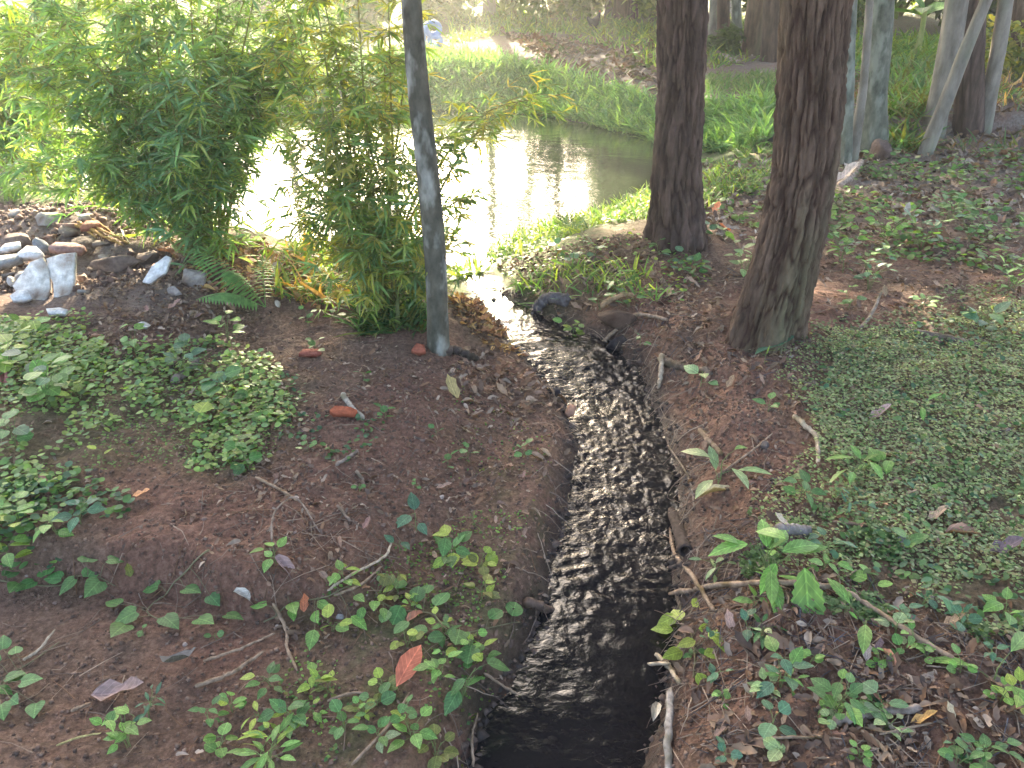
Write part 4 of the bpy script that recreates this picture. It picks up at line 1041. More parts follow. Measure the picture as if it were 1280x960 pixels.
# ------------------------------------------------------------------ sticks, roots and stake
def stick(pts, wpx, tone, label, name='stick', lift=.012, group=None, seg=9, wob=.08, cat='stick', ends=(1.0, .7), up=None):
    P = np.array([at(a, b_) for a, b_ in pts])
    for k in range(len(P)): P[k, 2] += lift if up is None else up[k]
    b = P[0].copy(); s = scale_at(P[len(P) // 2]); r0 = wpx * s / 2
    path = smooth_path(P - b, max(12, 7 * len(pts)), r0 * .15)
    m_ = len(path); rl = np.interp(np.linspace(0, 1, m_), [0, 1], [ends[0], ends[1]]) * r0 * (1 + (.10 if wpx < 9 else .03) * RNG.normal(size=m_)); rl[0] *= .55; rl[-1] *= .45
    mb = MB(); mb.add(*tube(path, rl, seg, True, wob * .6))
    o = mb.build(name, M_STICK, None, True, b); o.color = (*TONES[tone], 1) if isinstance(tone, str) else (*tone, 1)
    return tag(o, label, cat, group)
WOOD, GREYW, DARKW, PALEW = (.36, .27, .20), (.36, .34, .32), (.10, .08, .07), (.52, .44, .34)
stick([(836, 748), (900, 741), (980, 742), (1045, 746), (1090, 768), (1140, 800), (1215, 842)], 8, WOOD, 'long dry branch lying across the right bank into the weeds', 'branch', up=[.02, .03, .04, .03, .02, .02, .01])
stick([(835, 645), (842, 692), (868, 728), (892, 768)], 7, WOOD, 'bare stick running down the stream edge past the hollow log')
stick([(770, 858), (800, 852), (836, 848)], 6, PALEW, 'bent pale twig reaching over the dark water from the right bank', 'twig', up=[.06, .07, .06])
stick([(770, 858), (788, 880), (797, 925)], 5, PALEW, 'pale twig dangling from the bent one into the dark water', 'twig', up=[.06, .05, .02])
stick([(815, 832), (832, 842), (850, 858)], 8, PALEW, 'stubby pale root tip at the stream edge beneath the yellow green vine', 'twig', up=[.05, .04, .01])
stick([(836, 985), (834, 930), (836, 884)], 10, GREYW, 'grey cut stake lying upright at the edge of the dark water', 'stake', up=[.0, .03, .07], cat='stake', ends=(1, 1), wob=.03)
stick([(1042, 908), (1090, 898), (1150, 889)], 14, (.30, .25, .22), 'thick short stick among the dark leafed weeds', up=[.015, .02, .015], ends=(1, .8))
stick([(1075, 917), (1095, 932), (1116, 958)], 6, WOOD, 'thin stick pointing away from the thick short one')
stick([(944, 928), (1010, 926), (1088, 931)], 4, WOOD, 'straight thin twig on the bare soil of the right bank', 'twig')
stick([(1098, 922), (1130, 915), (1165, 908)], 4, WOOD, 'twig just under the thick short stick', 'twig')
stick([(992, 522), (1005, 535), (1020, 550), (1022, 585)], 7, PALEW, 'pale forked root curving out of the red soil', 'root', cat='root')
stick([(874, 540), (888, 556), (902, 572)], 8, WOOD, 'broken stick end above the pale rosette')
stick([(893, 600), (935, 570), (965, 545)], 3, WOOD, 'thin rootlet slanting up the right bank', 'twig')
stick([(968, 665), (990, 666), (1012, 668)], 15, (.27, .25, .25), 'short grey log chunk on the right ground cover', 'log', cat='log', ends=(1, .9))
stick([(1040, 655), (1085, 662), (1130, 672)], 5, (.25, .18, .14), 'brown twig buried in the right ground cover', 'twig')
stick([(1200, 537), (1230, 545), (1262, 540)], 7, (.25, .20, .18), 'dark forked stick on the far part of the right ground cover')
stick([(1140, 418), (1190, 428), (1225, 436)], 11, (.24, .20, .18), 'woody root mass behind the right ground cover', 'root', cat='root')
stick([(1155, 405), (1165, 418), (1172, 432)], 7, (.30, .22, .17), 'reddish root standing by the woody root mass', 'root', cat='root')
stick([(1075, 412), (1090, 395), (1098, 382)], 5, (.28, .24, .2), 'thin crooked stick leaning on the leaf litter', up=[.0, .03, .08])
stick([(545, 440), (570, 442), (598, 452)], 15, DARKW, 'short dark log at the foot of the slim dark trunk', 'log', cat='log', ends=(1, .6))
stick([(665, 408), (670, 392), (685, 383), (712, 380)], 15, (.15, .14, .15), 'dark grey curved root arching out of the bank', 'root', up=[-.01, .02, .05, .02], cat='root', ends=(.7, 1.1))
stick([(745, 436), (775, 415), (795, 400), (835, 402)], 6, WOOD, 'pale exposed root over the undercut bank', 'root', up=[.0, .03, .03, .01], cat='root')
stick([(750, 392), (775, 380), (792, 378)], 7, (.40, .28, .17), 'orange brown root stub on the clod', 'root', up=[.04, .05, .04], cat='root')
stick([(826, 452), (826, 470), (823, 486)], 7, PALEW, 'pale broken splinter hanging down the bank', 'stick', up=[.04, .03, .0])
stick([(828, 456), (850, 460), (890, 470)], 12, (.20, .16, .13), 'brown root lying under the thickest brown tree', 'root', cat='root')
stick([(655, 758), (680, 768), (708, 776)], 15, (.14, .10, .08), 'muddy root stub poking into the stream', 'root', up=[.02, .03, .0], cat='root', ends=(1, .4))
stick([(342, 758), (358, 790), (360, 815), (372, 842)], 5, WOOD, 'crooked dry stem on the dark soil below the creeper')
stick([(410, 742), (440, 722), (480, 700), (490, 680)], 4, PALEW, 'dry pale stem above the tangled creeper', 'twig')
stick([(418, 748), (450, 735), (478, 712)], 4, WOOD, 'second dry stem lying along the pale one above the creeper', 'twig')
stick([(245, 862), (290, 845), (330, 818)], 6, WOOD, 'dry stick beside the dark grey dead leaf')
stick([(255, 830), (300, 815), (345, 795)], 4, WOOD, 'thin dry twig above the stick by the dark grey leaf', 'twig')
stick([(90, 893), (115, 882)], 5, WOOD, 'stubby twig before the large tan dead leaf', 'twig')
stick([(30, 828), (52, 822), (75, 803)], 4, PALEW, 'thin bent twig on the bare slope under the lip', 'twig', up=[.01, .03, .05])
stick([(72, 936), (100, 926), (128, 920)], 3, (.45, .42, .2), 'pale yellowish straw by the bushy weed', 'straw', cat='straw')
stick([(320, 600), (355, 618), (372, 630)], 4, WOOD, 'long thin rootlet on the dark red soil', 'twig')
stick([(340, 680), (345, 650), (372, 632), (400, 668)], 3, (.28, .22, .18), 'bent rootlet arch on the dark red soil', 'twig', up=[.01, .03, .03, .01])
stick([(445, 592), (455, 604)], 5, (.3, .24, .2), 'short brown stick end in the bare bank', 'twig')
stick([(422, 635), (438, 655)], 5, (.26, .2, .17), 'small dark stick in the dark red soil', 'twig')
stick([(420, 585), (440, 572), (448, 566)], 5, (.3, .25, .22), 'crooked wood chip on the bare bank', 'twig')
stick([(428, 495), (440, 512), (455, 526)], 7, (.45, .42, .38), 'pale grey splinter near the brick shard')
stick([(203, 468), (222, 458), (242, 442)], 6, DARKW, 'short dark stick in the ground cover below the fern')
stick([(216, 480), (235, 466), (248, 452)], 11, (.24, .21, .20), 'greyish bark piece beside the short dark stick')
stick([(440, 960), (480, 918), (500, 890), (512, 870)], 4, WOOD, 'long dry stem sloping up the mossy bank under the red leaf', 'twig')
stick([(410, 880), (440, 870), (462, 872)], 4, WOOD, 'dry stem on the mossy bank beside the weeds', 'twig')
stick([(592, 962), (590, 925), (597, 895)], 4, WOOD, 'dry root hanging at the stream edge', 'root', cat='root')
stick([(605, 845), (640, 868), (660, 880)], 4, WOOD, 'dry stem at the foot of the long drooping leaf', 'twig')
stick([(712, 945), (745, 955), (782, 915)], 6, (.55, .45, .25), 'pale wet stick lying in the dark water', up=[.05, .05, .08])
stick([(835, 560), (860, 600), (868, 640)], 3, (.3, .24, .2), 'rootlet hanging on the right stream bank', 'twig')
stick([(905, 36), (917, 48), (931, 64)], 6, (.50, .47, .46), 'pale stick leaning in the shady clump', up=[.45, .25, .0])
stick([(1050, 232), (1066, 222), (1076, 208)], 9, (.50, .40, .33), 'pale root curling from the grey green trunk', 'root', cat='root', up=[0, .02, .05])
stick([(940, 70), (955, 30), (965, 0)], 4, (.45, .40, .36), 'pale vine stem against the stout reddish trunk', 'vine_stem', up=[0, .5, 1.0], cat='vine')
stick([(894, 66), (915, 76), (930, 80)], 6, (.42, .36, .34), 'pale fallen stick before the shady clump')
for q, (pts, w_) in enumerate([([(100, 288), (125, 302), (155, 313)], 5), ([(112, 290), (140, 303), (162, 311)], 4), ([(96, 292), (108, 296), (122, 304)], 5), ([(118, 284), (136, 296), (150, 306)], 3)]):
    stick(pts, w_, 'straw', 'golden straw stalk on the rubble heap', 'straw', cat='straw', group='golden straw stalks', up=[.05, .05, .03])

# hollow log at the stream edge
b = at(838, 640); e = at(856, 694); d = e - b
mb = MB(); n = 22; path = smooth_path([b * 0, d * .5 + (0, 0, .015), d + (0, 0, .01)], n); ro_, ri_ = .024, .016
V1, F1 = tube(path, [ro_ * .75, ro_], 14, False, .07); V2, F2 = tube(path, [ri_ * .6, ri_], 14, False, .05)
mb.add(V1, F1); mb.add(V2, [f[:, ::-1] for f in F2])
j = np.arange(14); j2 = (j + 1) % 14; k = (n - 1) * 14
mb.F.append(np.stack([k + j, k + j2, n * 14 + k + j2, n * 14 + k + j], -1))
lg = mb.build('hollow_log', M_STICK, None, True, b + (0, 0, .008)); lg.color = (.075, .058, .052, 1)
tag(lg, 'dark hollow log with an open end at the edge of the stream', 'log')

# woody vine beside the grey green trunk
bb_ = at(1066, 200); vp = np.array([at_y(1066, 202, bb_[1]), at_y(1073, 150, bb_[1]), at_y(1080, 100, bb_[1] + .02), at_y(1087, 0, bb_[1] + .02), at_y(1090, -80, bb_[1] + .02)]); vp[0, 2] = bb_[2] - .03
mb = MB(); mb.add(*tube(smooth_path(vp - bb_, 40), [.045, .038, .03, .028], 10, True, .06))
tag(mb.build('woody_vine', M_BARK_PALE, None, True, bb_), 'thin woody vine running up the smooth grey green trunk', 'vine')

# ------------------------------------------------------------------ stones, slabs and rubble
def stone(px, py, w, hgt, dpt, tone, label, name='stone', seed=1, flat=1.0, rot=0, tilt=(0, 0), cat='stone', group=None, sub=3, lift=.25):
    g = np.random.default_rng(seed); b = at(px, py); s = scale_at(b)
    import bmesh
    bm = bmesh.new(); bmesh.ops.create_icosphere(bm, subdivisions=sub, radius=1.0)
    V = np.array([v.co[:] for v in bm.verts]); F = np.array([[v.index for v in f.verts] for f in bm.faces]); bm.free()
    for _ in range(14):                                   # knock flat facets off
        nrm = g.normal(size=3); nrm /= np.linalg.norm(nrm); lim = g.uniform(.42, .78)
        dd = V @ nrm; V = np.where((dd > lim)[:, None], V - nrm * (dd - lim)[:, None], V)
    V *= 1 + .035 * g.normal(size=(len(V), 1))
    V *= np.array([w, dpt, hgt]) * s / 2 * 1.25
    o = link(name, mesh_data(name, V, [F], False), M_STONE, None, b + (0, 0, hgt * s * lift))
    o.rotation_euler = (tilt[0], tilt[1], rot); o.color = (*tone, 1)
    return tag(o, label, cat, group)

def slab(px, py, outline, thick, tone, label, tilt, rot=0, lift=.02, name='slab', cat='slab'):
    """flat broken piece: outline in pixels about its centre, laid on the ground plane and tilted"""
    b = at(px, py); s = scale_at(b); m = len(outline); V = []
    # chamfered rim: bottom, side, top
    for sc, z in ((1.0, 0), (1.0, thick * .75), (.965, thick)):
        for ox, oy in outline: V.append((ox * s * sc, -oy * s * sc * 1.0, z))
    V = np.array(V); V[2 * m:, 2] += RNG.normal(0, thick * .04, m)
    V = np.concatenate([V, [[V[:m, 0].mean(), V[:m, 1].mean(), 0]], [[V[:m, 0].mean(), V[:m, 1].mean(), thick * 1.02]]])
    i = np.arange(m); i2 = (i + 1) % m
    F4 = np.concatenate([np.stack([i, i2, m + i2, m + i], -1), np.stack([m + i, m + i2, 2 * m + i2, 2 * m + i], -1)])
    F3 = np.concatenate([np.stack([i2, i, np.full(m, 3 * m)], -1), np.stack([2 * m + i, 2 * m + i2, np.full(m, 3 * m + 1)], -1)])
    o = link(name, mesh_data(name, V, [F3, F4], False), M_STONE, None, b + (0, 0, lift))
    o.rotation_euler = (*tilt, rot); o.color = (*tone, 1)
    return tag(o, label, cat)
WHT = (.82, .77, .69)
slab(50, 366, [(-27, 6), (-10, -26), (4, -33), (14, -16), (19, 6), (15, 26), (-2, 24), (-17, 20)], .022, WHT, 'left half of the cracked white slab on the rubble heap', (R(52), R(4)), 0, .05)
slab(80, 364, [(-17, -31), (2, -35), (20, -35), (19, 4), (12, 24), (-6, 27), (-7, 4), (-15, -14)], .022, WHT, 'right half of the cracked white slab on the rubble heap', (R(52), R(-6)), 0, .05)
slab(28, 378, [(-12, -2), (-4, -10), (8, -8), (14, 4), (4, 10), (-8, 6)], .02, (.78, .77, .75), 'rounded white shard at the foot of the cracked slab', (R(25), 0), .2, .02)
slab(44, 333, [(-14, 4), (-8, -10), (4, -10), (16, 0), (14, 10), (-10, 9)], .03, (.80, .79, .78), 'white shard perched behind the cracked slab', (R(22), R(3)), 0, .06)
slab(200, 352, [(-18, 12), (-6, -8), (12, -20), (18, -16), (12, 4), (-8, 16)], .018, (.85, .83, .80), 'white shard tilted against the round grey stone', (R(42), R(-10)), 0, .05)
slab(75, 397, [(-16, -4), (0, -6), (12, -2), (10, 6), (-10, 5)], .02, (.75, .73, .70), 'small white fragment in the weeds below the cracked slab', (R(15), 0), 0, .02)
slab(15, 322, [(-12, 6), (-4, -6), (12, -8), (14, 2), (0, 10)], .02, (.72, .72, .73), 'pale grey shard leaning on the flat grey slabs', (R(20), 0), .3, .05)
slab(5, 338, [(-30, 4), (-10, -10), (20, -8), (26, 4), (0, 14), (-26, 14)], .035, (.33, .35, .36), 'flat blue grey slab at the edge of the rubble', (R(16), R(-6)), .2, .03)
slab(88, 328, [(-20, 4), (-16, -8), (8, -10), (22, -4), (20, 6), (-6, 9)], .035, (.32, .20, .17), 'broken reddish brick behind the cracked white slab', (R(14), R(5)), 0, .06, 'brick', 'brick')
slab(430, 520, [(-17, 2), (-12, -6), (8, -6), (17, -1), (14, 6), (-12, 7)], .022, (.42, .12, .06), 'orange red brick shard on the bare left bank', (R(10), R(4)), 0, .01, 'brick', 'brick')
slab(524, 444, [(-9, 4), (-4, -9), (6, -7), (9, 4), (2, 9)], .02, (.38, .12, .07), 'orange red brick shard at the foot of the slim dark trunk', (R(18), R(4)), 0, .02, 'brick', 'brick')
slab(388, 446, [(-14, 3), (-8, -6), (10, -5), (14, 2), (6, 7)], .02, (.36, .12, .08), 'dull red brick shard beside the ground cover', (R(10), R(4)), .3, .01, 'brick', 'brick')
slab(118, 298, [(-12, 6), (-6, -8), (8, -8), (12, 2), (4, 8)], .03, (.38, .16, .11), 'reddish shard under the bamboo on the rubble heap', (R(14), 0), .3, .06, 'brick', 'brick')
slab(712, 522, [(-7, 6), (-3, -9), (6, -8), (5, 5), (-2, 10)], .016, (.50, .28, .18), 'orange tan chip at the left edge of the stream', (R(30), R(20)), 0, .03, 'brick', 'brick')
for q, (a, b_, w_, h_, d_, tn, lab) in enumerate([
        (240, 356, 36, 34, 34, (.36, .31, .27), 'round brownish grey stone at the foot of the cool green bamboo'),
        (55, 318, 22, 26, 20, (.24, .26, .29), 'upright blue grey stone amid the rubble'),
        (26, 305, 46, 20, 30, (.19, .145, .12), 'earth covered block in the rubble heap'),
        (62, 276, 38, 18, 30, (.33, .30, .27), 'grey stone on top of the rubble heap'),
        (150, 334, 60, 20, 36, (.17, .125, .10), 'large clod of grey soil beside the rubble heap'),
        (105, 312, 46, 18, 30, (.18, .14, .115), 'crumbly grey clod behind the reddish brick'),
        (185, 325, 34, 15, 24, (.19, .14, .115), 'small grey clod under the straw'),
        (35, 352, 34, 18, 22, (.25, .23, .22), 'dark flat stone under the cracked white slab'),
        (18, 356, 20, 14, 16, (.42, .40, .38), 'small pale stone left of the cracked white slab'),
        (180, 410, 16, 9, 12, (.70, .67, .62), 'small white pebble on the litter below the rubble'),
        (220, 368, 22, 12, 14, (.33, .29, .26), 'little grey stone beneath the tilted white shard'),
        (348, 382, 12, 10, 10, (.60, .52, .42), 'pale pebble beside the fern'),
        (345, 340, 22, 16, 16, (.45, .40, .34), 'grey stone in the shade behind the fern'),
        (770, 402, 50, 24, 30, (.11, .07, .05), 'earth clod wrapped in roots on the bank above the stream bend'),
        (722, 430, 24, 14, 18, (.10, .075, .06), 'wet dark clod where the stream bends'),
        (770, 436, 34, 22, 22, (.055, .045, .045), 'black wet stone under the exposed root'),
        (722, 486, 20, 12, 16, (.045, .04, .045), 'black wet rock breaking the little cascade'),
        (745, 478, 12, 9, 10, (.045, .04, .045), 'small black rock in the middle of the little cascade'),
        (690, 492, 20, 12, 16, (.06, .05, .05), 'dark rock at the left side of the little cascade'),
        (792, 470, 10, 8, 8, (.66, .60, .55), 'white pebble at the right side of the little cascade'),
        (828, 606, 16, 14, 12, (.05, .045, .045), 'black wet lump at the right stream edge'),
        (745, 330, 16, 8, 12, (.10, .07, .05), 'dark clod on the bank left of the upright thick tree'),
        (955, 560, 16, 11, 12, (.13, .11, .10), 'dark pebble on the bare red patch of the right bank'),
        (425, 772, 10, 8, 9, (.40, .38, .38), 'pale pebble in the tangled creeper'),
        (1100, 195, 34, 24, 28, (.17, .12, .10), 'brown clod at the foot of the smooth grey green trunk'),
        (970, 176, 34, 12, 20, (.06, .06, .055), 'dark stone in the grass behind the thickest brown tree')]):
    stone(a, b_, w_, h_, d_, tn, lab, 'clod' if 'clod' in lab else 'stone', 900 + q, rot=RNG.uniform(0, 6), cat='clod' if 'clod' in lab else 'stone', sub=3 if w_ > 15 else 2)
g = np.random.default_rng(77)
for q in range(46):
    zone = [((20, 640, 240, 300), 'left bank'), ((330, 480, 330, 330), 'left bank'), ((850, 430, 140, 220), 'right bank'), ((870, 800, 400, 150), 'right bank')][q % 4]
    (x0, y0, w_, h_), nm = zone; a, b_ = x0 + g.uniform(0, w_), y0 + g.uniform(0, h_); sz = g.uniform(4, 9)
    if 590 < a < 860 and b_ > 560: continue
    stone(a, b_, sz, sz * .7, sz * .9, np.array([(.30, .22, .18), (.42, .34, .29), (.22, .15, .12)][q % 3]) * g.uniform(.8, 1.2), 'tiny %s pebble loose on the bare soil of the %s' % (['reddish brown', 'pale brown', 'dark brown'][q % 3], nm), 'pebble', 1000 + q, rot=g.uniform(0, 6), cat='pebble', group='tiny pebbles on the ' + nm, sub=1)

# ------------------------------------------------------------------ fallen leaves
def fallen(px, py, lpx, yaw, tone, label, tpl='dead', pitch=.08, roll=0, wide=1.0, lift=.012, group=None):
    p = at(px, py); s = scale_at(p)
    d = np.array([-math.sin(yaw), math.cos(yaw)]) * lpx * s / 2
    p2 = np.array([p[0] - d[0], p[1] - d[1], H(p[0] - d[0], p[1] - d[1])[0]]); p3z = H(p[0] + d[0], p[1] + d[1])[0]
    o = leaf_obj(None, tpl, p2 + (0, 0, lift), yaw, pitch + math.atan2(p3z - p2[2], lpx * s), roll, lpx * s, tone, M_DEADOBJ, 'fallen_leaf', wide, .1)
    return tag(o, label, 'leaf', group)
fallen(514, 844, 62, R(-28), 'redleaf', 'bright red brown fallen leaf propped up on the mossy bank', 'long', .45, .3, 1.3, .02)
fallen(230, 847, 66, R(178), 'grey', 'large dark grey dead leaf with a torn hole', 'dead', .25, .2, 1.15, .035)
fallen(152, 874, 80, R(-95), (.24, .17, .14), 'large tan dead leaf under the lip', 'dead', .05, .1, .75)
fallen(310, 750, 42, R(-110), (.40, .33, .29), 'curled pale dead leaf beside the tangled creeper', 'curl', .15, 0, .7)
fallen(360, 712, 46, R(-120), (.24, .17, .14), 'curled brown dead leaf by the bright four leaved sprout', 'curl', .1, 0, .8)
fallen(377, 745, 30, R(20), (.45, .17, .09), 'orange brown dead leaf behind the tangled creeper', 'dead', .4, .3, .9)
fallen(520, 775, 28, R(-40), (.34, .15, .10), 'red brown curled leaf amid the stream edge creeper', 'curl', .3)
fallen(1213, 670, 62, R(-95), (.30, .16, .11), 'long curled red brown leaf on the right ground cover', 'curl', .05, 0, .6)
fallen(1170, 653, 28, R(-80), (.42, .27, .18), 'tan leaf next to the long curled red brown one', 'dead')
fallen(1256, 692, 40, R(-90), 'purple', 'purplish dead leaf on the right ground cover', 'dead', .05, 0, 1.3)
fallen(1126, 680, 18, R(0), (.27, .23, .25), 'small grey violet leaf on the right ground cover', 'dead', .05, 0, 1.4)
fallen(1155, 905, 34, R(-95), 'ochre', 'yellow ochre leaf at the tip of the thick short stick', 'dead', .05, 0, .8)
fallen(1092, 808, 24, R(0), (.17, .13, .14), 'dark oval leaf standing among dry leaves', 'dead', .7)
fallen(1080, 823, 24, R(-15), (.36, .28, .24), 'pale brown leaf below the dark oval one', 'dead', .4)
fallen(1106, 828, 34, R(10), (.34, .18, .11), 'narrow red brown leaf beside the dark oval one', 'curl', .4, 0, .6)
fallen(1192, 780, 26, R(-90), (.40, .26, .16), 'tan leaf under the lower edge of the right ground cover', 'dead', .1, 0, 1.2)
fallen(1185, 895, 22, R(10), (.42, .33, .23), 'pale leaf right of the yellow ochre one', 'dead', .3)
fallen(908, 785, 26, R(15), (.42, .28, .21), 'tan leaf stuck upright behind the yellow green vine', 'dead', .7, 0, 1.1)
fallen(818, 905, 36, R(-20), (.40, .36, .33), 'pale grey dead leaf caught at the water edge', 'curl', .2, 0, .8, .05)
fallen(900, 615, 44, R(-100), (.42, .36, .22), 'dry curled leaf under the pale rosette', 'curl', .2, 0, .6)
fallen(675, 575, 30, R(-105), (.28, .18, .12), 'brown leaf on the bank beside the sparkling water', 'curl', .05, 0, .7)
fallen(685, 570, 26, R(-120), (.30, .22, .14), 'tan curled leaf next to the brown one by the water', 'curl', .05, 0, .7)
fallen(160, 732 - 25, 0.1 + 22, R(30), 'olive', 'olive green fallen leaf on the lip', 'dead', .4)
fallen(178, 622, 22, R(-80), (.55, .27, .12), 'orange leaf at the edge of the left ground cover', 'dead', .1, 0, 1.2)
fallen(58, 612, 44, R(-130), (.30, .15, .11), 'long red brown leaf below the left ground cover', 'curl', .1, 0, .6)
fallen(5, 480, 50, R(-150), (.34, .13, .10), 'dull red dead leaf lying beside the tall broad leaved weed', 'curl', .1, 0, .7)
fallen(565, 492, 34, R(30), (.28, .22, .10), 'mossy olive leaf on the bare bank below the slim trunk', 'dead')
fallen(975, 668 - 10, 22, R(40), (.45, .34, .27), 'pale tan leaf on top of the short grey log', 'dead', .3)
fallen(1100, 520, 30, R(-80), (.38, .27, .23), 'pinkish tan leaf in the upper part of the right ground cover', 'dead')
fallen(1057, 226, 40, R(-60), (.50, .40, .34), 'large pale dead leaf at the foot of the smooth grey green trunk', 'dead')
for q, (a, b_, w_, lab) in enumerate([(895, 265, 22, 'orange red leaf on the litter between the thick trees'), (905, 290, 18, 'second orange red leaf on the litter between the thick trees')]):
    fallen(a, b_, w_, RNG.uniform(0, 6), (.55, .20, .10), lab)
g = np.random.default_rng(99)
ZON = [((880, 340, 380, 80), 'litter behind the right ground cover', (.30, .22, .17)), ((1030, 430, 240, 260), 'right ground cover', (.32, .22, .16)), ((900, 760, 370, 190), 'bare soil of the lower right bank', (.30, .20, .15)),
       ((560, 440, 130, 110), 'bare bank below the slim trunk', (.30, .23, .18)), ((640, 310, 230, 80), 'bank between pond and stream', (.38, .28, .20)), ((110, 350, 190, 90), 'litter below the rubble heap', (.30, .20, .16)),
       ((330, 560, 330, 200), 'bare left bank', (.28, .19, .15)), ((860, 430, 140, 200), 'bare soil below the thickest tree', (.30, .20, .15))]
for (x0, y0, w_, h_), nm, tn in ZON:
    for q in range(20):
        a, b_ = x0 + g.uniform(0, w_), y0 + g.uniform(0, h_)
        pd_ = poly_sd(np.array([at(a, b_)[:2]]), STREAM_POLY)[0]
        if pd_ < .03: continue
        fallen(a, b_, g.uniform(10, 20), g.uniform(0, 6.28), np.array(tn) * (.8, .72, .64) * (g.uniform(.5, .75) if q % 4 < 2 else g.uniform(.95, 1.3)), 'small %s %s fallen leaf on the %s' % (['flat', 'curled'][q % 2], 'dark brown' if q % 4 < 2 else 'light brown', nm), ['dead', 'curl'][q % 2], group='small fallen leaves on the ' + nm, wide=g.uniform(.7, 1.2))

# ------------------------------------------------------------------ background shrubs, hen, blue litter, banana plant
def shrub(px, py, w, hgt, n, size, tones, label, seed, group=None, tpl='ovate'):
    b = at(px, py); root = empty('shrub', b, label, 'shrub', group); g = np.random.default_rng(seed); mb = MB(); C, Rr = [], []
    for k in range(7):
        e = np.array([g.normal(0, w * .45), g.normal(0, w * .35), hgt * g.uniform(.45, .95)])
        mb.add(*tube(smooth_path([(0, 0, -.05), e * (.4, .4, .6), e], 8), [.02, .006], 5)); C.append(e); Rr.append(w * g.uniform(.25, .42)); C.append(e * (.7, .7, .5)); Rr.append(w * .3)
    mb.build('stem', M_CANE, root)
    tag(crown_leaves(np.array(C), Rr, n, size, tones, tpl, seed).build('foliage', M_FOL, root, False), kind='stuff')
for q, (a, b_, w_, h_, lab, tn) in enumerate([
        (455, 34, 1.0, .9, 'bright shrub behind the bamboo tops', G_LIGHT), (535, 24, 1.3, 1.1, 'bright shrub above the blue plastic litter', G_LIGHT), (575, 20, 1.2, 1.0, 'mid green shrub left of the tan trunk', G_MID),
        (645, 20, 1.4, 1.2, 'light green shrub right of the tan trunk', G_LIGHT), (690, 22, 1.3, 1.1, 'cool green shrub along the far side of the dirt path', G_MID), (732, 20, 1.2, 1.1, 'shrub between the hen and the tan trunk', G_MID),
        (818, 20, .9, .8, 'small vivid shrub beside the small dark clump', G_LIGHT), (1075, 40, .9, .9, 'light green shrub behind the smooth grey green trunk', G_LIGHT), (1125, 20, 1.5, 1.3, 'shrub behind the banana plant', G_MID),
        (1272, 105, .55, .6, 'yellow leafy bush beside the slim brownish trunk', [(.22, .24, .04), (.16, .20, .04), (.30, .27, .05)]), (905, 66, .35, .35, 'low bluish shrub at the foot of the shady clump', G_DARK),
        (300, 22, 1.4, .9, 'hazy shrub in the field behind the cool green bamboo', G_LIGHT), (150, 12, 1.8, 1.1, 'sunlit shrub at the end of the field', G_LIGHT), (40, 10, 1.6, 1.0, 'brown tipped shrub at the end of the field', G_MID)]):
    shrub(a, b_, w_, h_, 900, .16 if w_ > .8 else .09, tn, lab, 300 + q)

b = at(1142, 78); root = empty('banana_plant', b, 'young banana plant with wide glowing leaves past the grey green trunk', 'plant')
s = scale_at(b); mb = MB(); mb.add(*tube(smooth_path([(0, 0, -.05), (.02, 0, 30 * s), (0, 0, 58 * s)], 10), [.045, .03], 9)); o = mb.build('stem', M_STEM, root); o.color = (.30, .32, .09, 1)
for q, (yaw, pit, L_) in enumerate([(1.3, .35, 62), (-1.2, .5, 58), (.4, .8, 60), (-.4, .2, 54), (2.6, .3, 50), (-2.5, .6, 55)]):
    leaf_obj(root, 'long', (0, 0, (50 + 2 * q) * s), yaw, pit, .2, L_ * s, 'light', wide=1.2)

# hen
b = at(742, 41); s = scale_at(b)
hm = bpy.data.meshes.new('hen'); K = 22 * s
hv = [(0, 0, .55), (.14, 0, .62), (.30, 0, .80), (.36, 0, 1.0), (.46, 0, 1.02), (-.18, 0, .55), (-.36, 0, .66), (-.50, 0, .86), (.02, .10, .34), (.04, .10, .16), (.02, .10, 0), (.14, .10, .0), (.02, -.10, .34), (.04, -.10, .16), (.02, -.10, 0), (.14, -.10, 0)]
hr = [.24, .21, .12, .09, .03, .22, .13, .06, .10, .035, .03, .02, .10, .035, .03, .02]
hm.from_pydata([tuple(c_ * K for c_ in v) for v in hv], [(0, 1), (1, 2), (2, 3), (3, 4), (0, 5), (5, 6), (6, 7), (0, 8), (8, 9), (9, 10), (10, 11), (0, 12), (12, 13), (13, 14), (14, 15)], [])
hen = link('hen', hm, rough_material('feathers', (.008, .009, .012), (.03, .032, .04), 14.0, .6, .5, .01))
md = hen.modifiers.new('Skin', 'SKIN'); 
for v, r_ in zip(hm.skin_vertices[0].data, hr): v.radius = (r_ * K, r_ * K)
hm.skin_vertices[0].data[0].use_root = True
ss_ = hen.modifiers.new('Subd', 'SUBSURF'); ss_.levels = 2; ss_.render_levels = 2
hen.location = b; hen.rotation_euler = (0, 0, R(35)); tag(hen, 'dark hen standing on the dirt path beyond the pond', 'hen')
mb = MB(); mb.add(np.array([(.33, 0, 1.07), (.36, .01, 1.17), (.40, 0, 1.10), (.43, -.01, 1.16), (.45, 0, 1.06)]) * K, [np.array([(0, 1, 2), (2, 3, 4), (0, 2, 4)])])
o = mb.build('comb', M_STEM, hen); o.color = (.4, .05, .04, 1)

